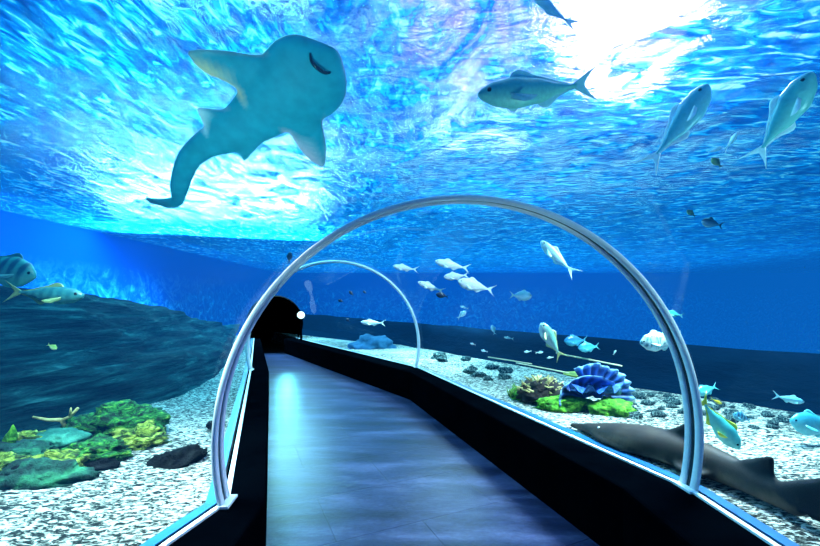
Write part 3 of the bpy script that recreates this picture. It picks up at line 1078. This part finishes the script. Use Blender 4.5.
def lens_fin(root_a, root_b, tip_pts, th0, nrm, cfun, n=14, m=12):
    """a fin as a closed lens between a root edge and a curved outer edge (tip_pts runs from beside root_a to beside root_b)"""
    outer = spline(tip_pts, max(2, n))
    rows = len(outer)
    V, C = [], []
    for side in (1, -1):
        for i, o_ in enumerate(outer):
            u = i / (rows - 1)
            r = Vector(root_a).lerp(Vector(root_b), u)
            for k in range(m + 1):
                v = k / m
                p = r.lerp(Vector(o_), v)
                th = th0 * (1 - v) ** 0.8 * (0.35 + 0.65 * math.sin(math.pi * min(1, max(0, u))) ** 0.5) + 0.012
                V.append(p + Vector(nrm) * side * th)
                C.append(cfun(u, v))
    s = rows * (m + 1)
    Fc = grid_faces(rows, m + 1) + grid_faces(rows, m + 1, False, s)
    ring = [i * (m + 1) for i in range(rows)] + [(rows - 1) * (m + 1) + k for k in range(1, m + 1)] + [i * (m + 1) + m for i in range(rows - 2, -1, -1)] + [k for k in range(m - 1, 0, -1)]
    for a, b in zip(ring, ring[1:] + ring[:1]):
        Fc.append((a, b, b + s, a + s))
    return V, Fc, C


# shark ray gliding overhead, seen from below
RC = at(260, 110, 3.3)
RN = Vector((0.05, -0.60, -0.80)).normalized()


def rp(px, py):
    return on_plane(px, py, RC, RN)


ray = empty('shark_ray', RC)
tag(ray, 'big teal shark ray gliding overhead at upper left, seen from below', 'ray')
TEAL, TAN, PALE = (0.012, 0.33, 0.40), (1.0, 0.62, 0.36), (1.0, 0.85, 0.80)
spine = spline([(337, 50, 4), (331, 57, 19), (322, 66, 33), (308, 78, 39), (290, 91, 36), (271, 105, 29), (251, 121, 23), (228, 135, 18), (206, 145, 13), (192, 156, 10.5), (184, 170, 9.5), (179, 188, 8), (178, 200, 5.5), (174, 207, 3)], 5)
V, C = [], []
ns = 22
for i, (x, y, wd) in enumerate(spine):
    p = rp(x, y)
    a, b = spine[max(i - 1, 0)], spine[min(i + 1, len(spine) - 1)]
    d = (rp(b[0], b[1]) - rp(a[0], a[1])).normalized()
    lat = RN.cross(d).normalized()
    wid = wd / F * p.y * 1.06
    th = wid * (0.42 if i < 30 else 0.42 + 0.4 * min(1, (i - 30) / 20))
    for k in range(ns):
        t = 2 * math.pi * k / ns
        below = math.sin(t) > 0
        V.append(p + lat * (math.cos(t) * wid) + RN * (math.sin(t) * th * (0.8 if below else 1.1)) - RC)
        C.append(TEAL if below else (0.02, 0.10, 0.16))
body = (V, grid_faces(len(spine), ns, True) + [tuple(range(ns)), tuple(range((len(spine) - 1) * ns, len(spine) * ns))], C)


def ray_fin(ra, rb, tips, th, edge, amount):
    def cf(u, v):
        k = max(0.0, min(1.0, (u - 0.36) * 6)) * max(0.0, min(1.0, (v - 0.42) * 2.4)) * amount
        k = max(k, amount * max(0, (v - 0.80) * 3) * 0.6)
        return [lerp(a, b, min(1, k)) for a, b in zip(TEAL, edge)]
    return lens_fin(rp(*ra) - RC, rp(*rb) - RC, [rp(*t) - RC for t in tips], th, RN, cf)


geos = [body,
        ray_fin((292, 62), (256, 104), [(270, 56), (245, 53), (212, 49), (188, 50), (192, 61), (205, 73), (222, 80), (237, 89), (246, 100)], 0.05, TAN, 1.0),
        ray_fin((316, 92), (280, 116), [(321, 106), (323, 122), (327, 150), (324, 167), (312, 162), (300, 150), (292, 137), (285, 128)], 0.05, (0.95, 0.55, 0.60), 0.9),
        ray_fin((240, 112), (215, 132), [(232, 110), (216, 109), (197, 107), (200, 118), (207, 131)], 0.03, PALE, 0.9),
        ray_fin((262, 128), (232, 142), [(262, 144), (254, 152), (244, 162), (238, 154), (227, 151)], 0.03, TEAL, 0.5),
        ray_fin((181, 196), (175, 207), [(171, 197), (158, 199), (143, 197), (150, 203), (160, 206), (167, 209)], 0.02, (0.01, 0.12, 0.2), 0.9)]
fuse('body', geos, 0.018, M['skin'], ray, 8)
mp_ = spline([(311, 49), (313, 56), (319, 62), (326, 67), (331, 68)], 6)


def under(px, py, lift):
    return rp(px, py) + RN * lift - RC


mth = [under(x, y, 0.075 + 0.03 * math.sin(math.pi * i / (len(mp_) - 1))) for i, (x, y) in enumerate(mp_)]
V, Fc = tube_geo(mth, [0.006 + 0.010 * math.sin(math.pi * i / (len(mth) - 1)) for i in range(len(mth))])
mesh_obj('mouth', V, Fc, M['eye'], ray)

# guitarfish lying on the sand outside the right pane
GC = on_sand(690, 470)
guitar = empty('guitarfish', (GC.x, GC.y, CT))
tag(guitar, 'dark brown guitarfish lying on the sand outside the right pane, snout toward the blue clam', 'guitarfish')
G0 = Vector((GC.x, GC.y, CT))
BROWN, DARK, SIDE = (0.040, 0.028, 0.020), (0.007, 0.006, 0.007), (0.15, 0.10, 0.065)
# along the back: x, y, height of the back, half width
gs = spline([(1.37, 3.42, 0.015, 0.012), (1.45, 3.30, 0.045, 0.05), (1.53, 3.17, 0.085, 0.115), (1.62, 3.02, 0.125, 0.165), (1.70, 2.86, 0.155, 0.18), (1.79, 2.66, 0.165, 0.15),
             (1.86, 2.44, 0.15, 0.11), (1.905, 2.26, 0.125, 0.08), (1.925, 2.10, 0.11, 0.055), (1.935, 1.97, 0.10, 0.035)], 6)
V, C = [], []
ns = 24
for i, (x, y, h, wd) in enumerate(gs):
    a, b = gs[max(i - 1, 0)], gs[min(i + 1, len(gs) - 1)]
    d = Vector((b[0] - a[0], b[1] - a[1], 0)).normalized()
    lat = Vector((-d.y, d.x, 0))
    c = Vector((x, y, CT + 0.03))
    for k in range(ns):
        t = 2 * math.pi * k / ns
        zz = math.sin(t)
        V.append(c + lat * (math.cos(t) * wd) + Vector((0, 0, zz * (h if zz > 0 else 0.03))) - G0)
        q = noise.noise(Vector((x * 7, y * 7, t)))
        C.append([lerp(u, v, max(0, min(1, 0.5 + q))) for u, v in zip(DARK, BROWN)] if zz > 0.45 else [lerp(u, v, max(0, min(1, 0.5 + q))) for u, v in zip(BROWN, SIDE)])
gbody = (V, grid_faces(len(gs), ns, True) + [tuple(range(ns)), tuple(range((len(gs) - 1) * ns, len(gs) * ns))], C)


def gfin(ra, rb, tips, th, nrm, col):
    return lens_fin(Vector(ra) - G0, Vector(rb) - G0, [Vector(t) - G0 for t in tips], th, Vector(nrm).normalized(), lambda u, v: [lerp(a, b, v) for a, b in zip(col, DARK)])


zb = CT + 0.05
gfins = [
    gfin((1.50, 3.22, zb), (1.74, 2.74, zb), [(1.44, 3.24, zb - .01), (1.415, 3.08, zb - .025), (1.46, 2.92, zb - .03), (1.54, 2.78, zb - .025), (1.66, 2.72, zb)], 0.035, (0, 0, 1), BROWN),
    gfin((1.60, 3.24, zb), (1.84, 2.76, zb), [(1.66, 3.30, zb), (1.86, 3.18, zb - .02), (2.00, 3.00, zb - .025), (2.04, 2.84, zb - .02), (1.94, 2.72, zb)], 0.035, (0, 0, 1), BROWN),
    gfin((1.74, 2.58, zb), (1.82, 2.38, zb), [(1.68, 2.58, zb), (1.655, 2.48, zb - .02), (1.68, 2.38, zb - .02), (1.78, 2.35, zb)], 0.02, (0, 0, 1), DARK),
    gfin((1.90, 2.58, zb), (1.95, 2.38, zb), [(1.96, 2.60, zb), (2.04, 2.48, zb - .02), (2.06, 2.38, zb - .02), (1.98, 2.36, zb)], 0.02, (0, 0, 1), DARK)]
nl = (0.95, 0.28, 0)
gfins += [
    gfin((1.755, 2.75, CT + .165), (1.82, 2.58, CT + .16), [(1.75, 2.77, CT + .175), (1.79, 2.66, CT + .25), (1.815, 2.575, CT + .31), (1.825, 2.55, CT + .28), (1.825, 2.545, CT + .20), (1.83, 2.54, CT + .15)], 0.02, nl, DARK),
    gfin((1.885, 2.33, CT + .13), (1.92, 2.16, CT + .11), [(1.88, 2.35, CT + .14), (1.905, 2.25, CT + .19), (1.925, 2.15, CT + .245), (1.935, 2.12, CT + .235), (1.935, 2.125, CT + .17), (1.935, 2.11, CT + .12)], 0.018, nl, DARK),
    gfin((1.925, 2.08, CT + .12), (1.94, 1.95, CT + .04), [(1.925, 2.08, CT + .14), (1.95, 1.97, CT + .20), (1.985, 1.82, CT + .28), (2.00, 1.77, CT + .27), (1.98, 1.86, CT + .14), (2.00, 1.78, CT + .04), (1.95, 1.93, CT + .015)], 0.022, nl, DARK)]
fuse('body', [gbody] + gfins, 0.015, M['shark'], guitar, 5)
for x, y, s in ((1.475, 3.12, -1), (1.60, 3.18, 1)):
    ev, ef = ico(2)
    mesh_obj('eye', [Vector((x, y, CT + 0.09)) + v * 0.013 - G0 for v in ev], ef, M['white' if s < 0 else 'eye'], guitar)


# ------------------------------------------------------------------ rocks and corals
def lump(name, label, cat, px, py, Y, size, mat, seed, group=None, **kw):
    """size in metres; (px, py) is where the middle of it shows"""
    c = at(px, py, Y)
    V, Fc = lump_geo(size, seed, **kw)
    o = mesh_obj(name, V, Fc, M[mat])
    o.location = c
    return tag(o, label, cat, group)


lump('rock', 'black jagged rock lying alone on the left sand', 'rock', 170, 467, 2.72, (0.24, 0.13, 0.10), 'rock_dark', 3, rough=0.4, fine=0.2, freq=1.6).rotation_euler = (0, math.radians(-22), 0.3)
lump('rock', 'small dark rock on the sand half behind the left limb of the large arch', 'rock', 216, 428, 3.45, (0.06, 0.08, 0.075), 'rock_dark', 5, rough=0.5)
lump('rock', 'blue-grey boulder seen through the far arch', 'rock', 371, 350, 9.6, (0.55, 0.4, 0.36), 'rock_blue', 8, rough=0.5, fine=0.2)

C_ = [  # name, label, px, py, Y, size, mat, seed, extra
    ('coral', 'large green coral head at the right end of the left reef', 126, 424, 3.25, (0.30, 0.22, 0.15), 'green', 11, dict(rough=0.3, fine=0.22, lobes=0.35)),
    ('coral', 'olive-yellow coral under the large green head', 140, 440, 3.05, (0.20, 0.16, 0.10), 'yellow', 12, dict(rough=0.4, fine=0.3, lobes=0.4)),
    ('coral', 'green coral mound in the middle of the left reef, behind the pale teal one', 88, 430, 3.2, (0.18, 0.15, 0.11), 'green', 13, dict(rough=0.35, fine=0.25, lobes=0.3)),
    ('coral', 'smooth pale teal coral slab in the middle of the left reef', 60, 441, 2.95, (0.20, 0.12, 0.09), 'teal', 14, dict(rough=0.3, fine=0.12)),
    ('coral', 'bright yellow-green coral mound at the front of the left reef', 96, 454, 2.75, (0.19, 0.14, 0.10), 'green', 15, dict(rough=0.35, fine=0.3, lobes=0.4)),
    ('coral', 'wrinkled yellow coral below the teal slab', 62, 462, 2.6, (0.17, 0.10, 0.07), 'yellow', 16, dict(rough=0.4, fine=0.3, lobes=0.4)),
    ('coral', 'low yellow coral at the left end of the reef top', 28, 441, 2.9, (0.13, 0.10, 0.07), 'yellow', 17, dict(rough=0.4, fine=0.3, lobes=0.4)),
    ('coral', 'dark teal coral mound left of the yellow wrinkled one', 24, 456, 2.7, (0.20, 0.14, 0.09), 'deepteal', 18, dict(rough=0.3, fine=0.25, lobes=0.2)),
    ('coral', 'yellow-green coral cut by the left edge', 2, 466, 2.5, (0.14, 0.10, 0.07), 'yellow', 19, dict(rough=0.4, fine=0.3, lobes=0.4)),
    ('coral', 'wide dark green coral at the foot of the left reef', 34, 481, 2.42, (0.30, 0.13, 0.10), 'deepteal', 20, dict(rough=0.35, fine=0.25)),
    ('rock', 'black rock tucked at the front of the reef under the yellow-green mound', 102, 467, 2.62, (0.10, 0.07, 0.05), 'rock_dark', 21, dict(rough=0.5)),
    ('rock', 'dark blue rock between the dark green and the dark teal coral', 22, 472, 2.45, (0.08, 0.07, 0.045), 'rock_dark', 22, dict(rough=0.4)),
]
for nm, lb, px, py, Y, sz, mt, sd, ex in C_:
    lump(nm, lb, nm, px, py, Y, sz, mt, sd, **ex)
# a reef base the corals grow on
lump('reef_rock', 'long dark rock base under the corals of the left reef', 'rock', 62, 468, 2.95, (0.85, 0.36, 0.15), 'deepteal', 31, rough=0.3, fine=0.25)

# branching coral on the left reef
bc = [at(78, 408, 3.15), at(70, 417, 3.15), at(62, 420, 3.15), at(48, 420, 3.15), at(33, 417, 3.15)]
g = [tube_geo([bc[0], bc[1], bc[2], at(66, 428, 3.15)], [0.010, 0.014, 0.017, 0.02], 7), tube_geo([bc[4], bc[3], bc[2]], [0.008, 0.013, 0.016], 7), tube_geo([at(71, 408, 3.12), at(70, 417, 3.15)], [0.006, 0.011], 7)]
base = at(66, 428, 3.15)
V, Fc = join_geo(*g)
o = mesh_obj('branching_coral', [v - base for v in V], Fc, M['tan'])
o.location = base
tag(o, 'thin tan branching coral sticking up from the left reef', 'coral')

# leafy frond at the left edge
V, Fc = [], []
for k in range(11):
    t = k / 10
    p = at(4 + 6 * t, 452 - 25 * t, 2.72)
    wd = 0.055 * math.sin(math.pi * (0.12 + 0.86 * t))
    for s in (-1, -0.4, 0.4, 1):
        V.append(p + Vector((wd * s, 0.02 * abs(s), 0.012 * s)))
base = V[1].copy()
o = mesh_obj('frond', [v - base for v in V], grid_faces(11, 4), M['moss'])
o.location = base
tag(o, 'rounded green leaf standing up at the left edge of the reef', 'seaweed')

# right reef around the clam
CL = on_sand(598, 409)


def moss_lump(label, px, py, Y, size, seed, mat='moss'):
    return lump('mossy_rock', label, 'rock', px, py, Y, size, mat, seed, rough=0.3, fine=0.25)


moss_lump('bright green mossy rock under the right side of the blue clam', 611, 410, 3.95, (0.20, 0.16, 0.12), 41)
moss_lump('long mossy rock under the left side of the blue clam', 565, 405, 4.12, (0.30, 0.15, 0.09), 42)
moss_lump('mossy rock at the foot of the brown twiggy coral', 533, 396, 4.55, (0.22, 0.16, 0.09), 43)

# blue giant clam
clam = empty('giant_clam', CL + Vector((0, 0.12, 0.085)))
tag(clam, 'bright blue ruffled giant clam on the mossy rock', 'clam')


def valve(cx, spread, hgt, lean, ribs, a0, a1, seed):
    V, C = [], []
    nu, nv = 60, 16
    for side in (0, 1):
        for i in range(nu + 1):
            u = i / nu
            ang = lerp(a0, a1, u)
            rib = 0.5 - 0.5 * math.cos(u * ribs * 2 * math.pi)
            for k in range(nv + 1):
                v = k / nv
                r = v * (1 + 0.045 * rib * v + 0.05 * noise.noise(Vector((u * 6, seed, v * 2))))
                x = cx + math.cos(ang) * spread * r
                z = math.sin(ang) * hgt * r
                y = lean * v * v + (0.022 * math.cos(u * ribs * 2 * math.pi) * v ** 1.2) + 0.05 * math.sin(v * math.pi) - side * 0.018
                V.append(Vector((x, y, z)))
                e = rib * rib * 0.7 + 0.3 * max(0, (v - 0.8) * 5)
                c = [lerp(p, q, min(1, e)) for p, q in zip((0.004, 0.035, 0.22), (0.05, 0.26, 0.90))]
                if v > 0.93:
                    c = [lerp(p, q, 0.5) for p, q in zip(c, (0.4, 0.75, 1.0))]
                C.append(c)
    s = (nu + 1) * (nv + 1)
    Fc = grid_faces(nu + 1, nv + 1) + grid_faces(nu + 1, nv + 1, False, s)
    ring = [i * (nv + 1) + nv for i in range(nu + 1)]
    for a, b in zip(ring, ring[1:]):
        Fc.append((a, b, b + s, a + s))
    return V, Fc, C


for args in ((0.02, 0.40, 0.34, 0.02, 9, math.radians(-8), math.radians(120), 1.0), (-0.08, 0.31, 0.25, -0.13, 8, math.radians(12), math.radians(200), 5.0)):
    V, Fc, C = valve(*args)
    mesh_obj('shell_valve', V, Fc, M['clam'], clam, cols=C)
V, Fc = [], []
for i in range(49):
    u = i / 48 * 2 * math.pi
    for k in range(7):
        v = k / 6
        r = 1 + 0.10 * math.sin(u * 9) * v
        V.append(Vector((-0.04 + math.cos(u) * 0.28 * v * r, -0.12 + math.sin(u) * 0.13 * v * r, 0.14 + 0.05 * math.sin(u * 9) * v - 0.05 * (1 - v))))
mesh_obj('mantle', V, grid_faces(49, 7), M['mantle'], clam)

# brown twiggy coral left of the clam
tw = on_sand(543, 402)
tw.y += 0.1
twig = empty('twig_coral', tw)
tag(twig, 'brown twiggy coral with pale yellow tips, left of the blue clam', 'coral')
V, Fc = lump_geo((0.24, 0.18, 0.16), 51, rough=0.35, fine=0.3)
mesh_obj('base', [v + Vector((0, 0, 0.06)) for v in V], Fc, M['brown'], twig)
rnd = random.Random(4)
gs_ = []
for k in range(64):
    a, e = rnd.uniform(0, 2 * math.pi), rnd.uniform(0.15, 1.35)
    d = Vector((math.cos(a) * math.cos(e), math.sin(a) * math.cos(e) * 0.8, math.sin(e)))
    p0 = Vector((d.x * 0.19, d.y * 0.15, 0.06 + d.z * 0.13))
    p1 = p0 + d * 0.04 + Vector((rnd.uniform(-.04, .04), rnd.uniform(-.03, .03), 0.012))
    p2 = p1 + d * 0.02 + Vector((rnd.uniform(-.06, .06), rnd.uniform(-.04, .04), 0.012))
    gs_.append(tube_geo([p0, p1, p2], [0.014, 0.011, 0.006], 6))
V, Fc = join_geo(*gs_)
mesh_obj('branch', V, Fc, M['tan'], twig)

# sea grass
sg = on_sand(524, 396)
gs_ = []
for k in range(70):
    p = Vector((rnd.uniform(-.16, .16), rnd.uniform(-.10, .10), 0))
    q = p + Vector((rnd.uniform(-.04, .04), rnd.uniform(-.03, .03), rnd.uniform(.05, .10)))
    r_ = q + Vector((rnd.uniform(-.05, .05), rnd.uniform(-.03, .03), rnd.uniform(.02, .07)))
    gs_.append(tube_geo([p, q, r_], [0.008, 0.007, 0.002], 5))
V, Fc = join_geo(*gs_)
o = mesh_obj('sea_grass', V, Fc, M['grass'])
o.location = sg - Vector((0, 0, 0.015))
tag(o, 'short green sea grass at the left end of the right reef', 'sea grass', kind='stuff')

# plate coral behind the clam
pc = at(583, 376, 4.7)
plate = empty('plate_coral', (pc.x, pc.y, CT))
tag(plate, 'flat yellow-green plate coral rising behind the blue clam', 'coral')
V, Fc = [], []
ph = pc.z - CT
for side in (0, 1):
    for i in range(32):
        a = 2 * math.pi * i / 32
        for k in range(6):
            v = k / 5
            r = 0.23 * v * (1 + 0.10 * noise.noise(Vector((math.cos(a) * 2, math.sin(a) * 2, 3))))
            V.append(Vector((math.cos(a) * r, math.sin(a) * r * 0.7, ph + 0.03 * v * v - side * 0.03 * (1 - 0.6 * v))))
s = 32 * 6
for off in (0, s):
    for i in range(32):
        j = (i + 1) % 32
        for k in range(5):
            Fc.append((off + i * 6 + k, off + i * 6 + k + 1, off + j * 6 + k + 1, off + j * 6 + k))
for i in range(32):
    j = (i + 1) % 32
    Fc.append((i * 6 + 5, j * 6 + 5, j * 6 + 5 + s, i * 6 + 5 + s))
mesh_obj('plate', V, Fc, M['plate'], plate)
V, Fc = tube_geo([(0, 0, -0.02), (0.01, 0, ph * 0.5), (0, 0, ph - 0.01)], [0.06, 0.04, 0.07], 10)
mesh_obj('stem', V, Fc, M['brown'], plate)

# pale rods propped over the reef
for lb, a, b in (('upper pale rod stretched over the reef behind the clam', at(556, 353, 4.9), at(622, 366, 4.4)),
                 ('lower pale rod above the twiggy coral, left of the plate coral', at(516, 363, 5.0), at(569, 373, 4.7)),
                 ('short pale rod right of the plate coral', at(592, 370, 4.9), at(611, 371, 4.8)),
                 ('faint pale rod at the far left of the right reef', at(488, 357, 5.6), at(532, 364, 5.4))):
    V, Fc = tube_geo([a.lerp(b, k / 6) - a for k in range(7)], [0.008] * 7, 8)
    o = mesh_obj('rod', V, Fc, M['rod'])
    o.location = a
    tag(o, lb, 'rod')

# rubble at the foot of the ledge
proto = [lump_geo((1, 0.8, 0.6), 60 + k, rough=0.55, fine=0.3, sub=3) for k in range(4)]
pmesh = []
for k, (v, f) in enumerate(proto):
    o = mesh_obj('rubble_stone', v, f, M['rock_grey'])
    pmesh.append(o.data)
    bpy.data.objects.remove(o)
spots = []
rnd = random.Random(11)
for k in range(150):
    spots.append((rnd.uniform(632, 722), None, rnd.uniform(3.8, 4.7), rnd.uniform(0.03, 0.085)))
for k in range(12):
    spots.append((rnd.uniform(470, 515), None, rnd.uniform(5.4, 6.6), rnd.uniform(0.06, 0.12)))
for k in range(60):
    spots.append((rnd.uniform(722, 830), None, rnd.uniform(3.4, 4.2), rnd.uniform(0.025, 0.075)))
for k in range(8):
    spots.append((rnd.uniform(425, 470), None, rnd.uniform(7.0, 8.6), rnd.uniform(0.07, 0.14)))
kept = []
for px, _, Y, s in spots:
    x = (px - CX) / F * Y
    if all(math.hypot(x - (q[0] - CX) / F * q[2], Y - q[2]) > 1.25 * (s + q[3]) for q in kept):
        kept.append((px, _, Y, s))
for k, (px, _, Y, s) in enumerate(kept):
    o = bpy.data.objects.new('rubble_stone', pmesh[k % 4])
    COL.objects.link(o)
    x = (px - CX) / F * Y
    o.location = (x, Y, bed_z(x, Y) + s * 0.15)
    o.scale = (s, s, s)
    o.rotation_euler = (0, 0, rnd.uniform(0, 6.28))
    side = 'between the clam and the arch limb' if 632 <= px < 722 else 'right of the arch limb' if px >= 722 else 'left of the sea grass' if px < 520 and Y < 6.8 else 'far along the sand strip'
    tag(o, 'grey rubble stone by the dark ledge, ' + side, 'rock', 'rubble stones ' + side)

# lamp glowing behind the glass near the dark end
lp = at(301, 315, 11.4)
lamp = empty('floodlight', lp)
tag(lamp, 'small white floodlight glowing behind the glass near the dark far end', 'lamp')
d = (Vector((-2.2, 7.0, 0.6)) - lp).normalized()
zax = Vector((0, 0, 1))
g = tube_geo([-d * 0.14, -d * 0.12, -d * 0.02, Vector((0, 0, 0))], [0.05, 0.09, 0.11, 0.12], 18)
mesh_obj('housing', *g, M['black'], lamp)
g = tube_geo([d * 0.002, d * 0.02, d * 0.03], [0.105, 0.10, 0.05], 18)
mesh_obj('lens', *g, M['lens'], lamp)
g = tube_geo([-d * 0.08, -d * 0.08 - zax * 0.2, Vector((0, 0, CT - lp.z - 0.02)) - d * 0.08], [0.02, 0.02, 0.035], 8)
mesh_obj('stand', *g, M['black'], lamp)


# ------------------------------------------------------------------ lights (lamps over the water, and unseen fills added there and in the tank)
def light(name, typ, loc, energy, color=(1, 1, 1), size=1.0, target=None, size_y=None, **kw):
    d_ = bpy.data.lights.new(name, typ)
    d_.energy = energy
    d_.color = color
    if typ == 'AREA':
        d_.size = size
        if size_y:
            d_.shape = 'RECTANGLE'
            d_.size_y = size_y
    else:
        d_.shadow_soft_size = size
    for k, v in kw.items():
        setattr(d_, k, v)
    o = bpy.data.objects.new(name, d_)
    COL.objects.link(o)
    o.location = loc
    if target is not None:
        o.rotation_euler = (Vector(target) - Vector(loc)).to_track_quat('-Z', 'Y').to_euler()
    return o


light('overhead_fill', 'AREA', (2, 8, 8.5), 2200, (0.6, 0.98, 0.96), 16, (2, 8, 0), 14)  # broad unseen light added as the base light from above
light('left_flood', 'AREA', (-5.8, 12.2, 4.2), 3300, (0.72, 1.0, 0.97), 5.5, (-4.8, 9.0, 0), 1.2)
light('left_near_flood', 'AREA', (-2.6, 4.6, 5.6), 420, (0.35, 1.0, 0.92), 2.0, (-2.6, 4.2, 0))
light('purple_flood', 'SPOT', (2.75, 4.9, 4.7), 2300, (1.0, 0.56, 1.0), 0.75, (1.2, 1.5, 2.8), spot_size=math.radians(100), spot_blend=1.0)
light('violet_wash', 'SPOT', (0.75, 5.4, 5.0), 420, (0.42, 0.10, 1.0), 0.9, (0.3, 3.0, 3.0), spot_size=math.radians(100), spot_blend=1.0)
light('glint_fill', 'AREA', (1.5, 8.6, 4.9), 110, (0.8, 0.97, 1.0), 2.2, (1.2, 7.0, 3.4), 0.6)  # unseen, put in to make white sparkles on the ripples
light('far_surface_fill', 'AREA', (4, 21, 7.0), 5200, (0.7, 0.95, 1.0), 26, (4, 21, 0), 13)  # unseen, added so the distant water surface isn't dark
# unseen fills added in the water to brighten the sand beds
light('right_bed_fill', 'AREA', (2.7, 3.4, 3.3), 230, (1.0, 0.98, 0.94), 0.8, (2.2, 3.3, 0), spread=math.radians(100))
light('right_far_fill', 'AREA', (0.8, 8.0, 3.3), 260, (0.8, 1.0, 1.0), 1.0, (0.4, 7.6, 0), spread=math.radians(110))
light('left_bed_fill', 'AREA', (-1.9, 2.2, 3.1), 120, (1.0, 0.98, 0.94), 0.7, (-1.9, 2.2, 0), spread=math.radians(95))
light('ray_fill', 'SPOT', (-1.5, 1.6, 0.6), 330, (0.6, 1.0, 0.95), 0.15, RC, spot_size=math.radians(75), spot_blend=0.8)  # unseen fill added to lift the ray's underside
light('right_fish_fill', 'SPOT', (2.7, 1.3, 0.6), 170, (0.6, 1.0, 0.95), 0.15, (1.7, 2.6, 3.1), spot_size=math.radians(90), spot_blend=0.8)  # another added fill, for the fish bellies at upper right
light('wall_fill', 'AREA', (-6.9, 10.0, 0.7), 900, (0.6, 0.9, 1.0), 10.0, (-9.2, 9.0, 1.9), 0.4)  # added behind the bank, out of view, to bring out the left wall
light('shoal_fill', 'SPOT', (1.6, 3.4, 3.2), 330, (1.0, 1.0, 1.0), 0.15, (0.5, 5.3, 1.9), spot_size=math.radians(42), spot_blend=0.6)  # unseen fill put in to whiten the shoal
light('end_glow', 'SPOT', (-3.35, 10.9, 1.15), 130, (0.15, 0.85, 1.0), 0.08, (-2.1, 7.3, 0), spot_size=math.radians(22), spot_blend=0.8)  # beam of the small floodlight, aimed at the floor
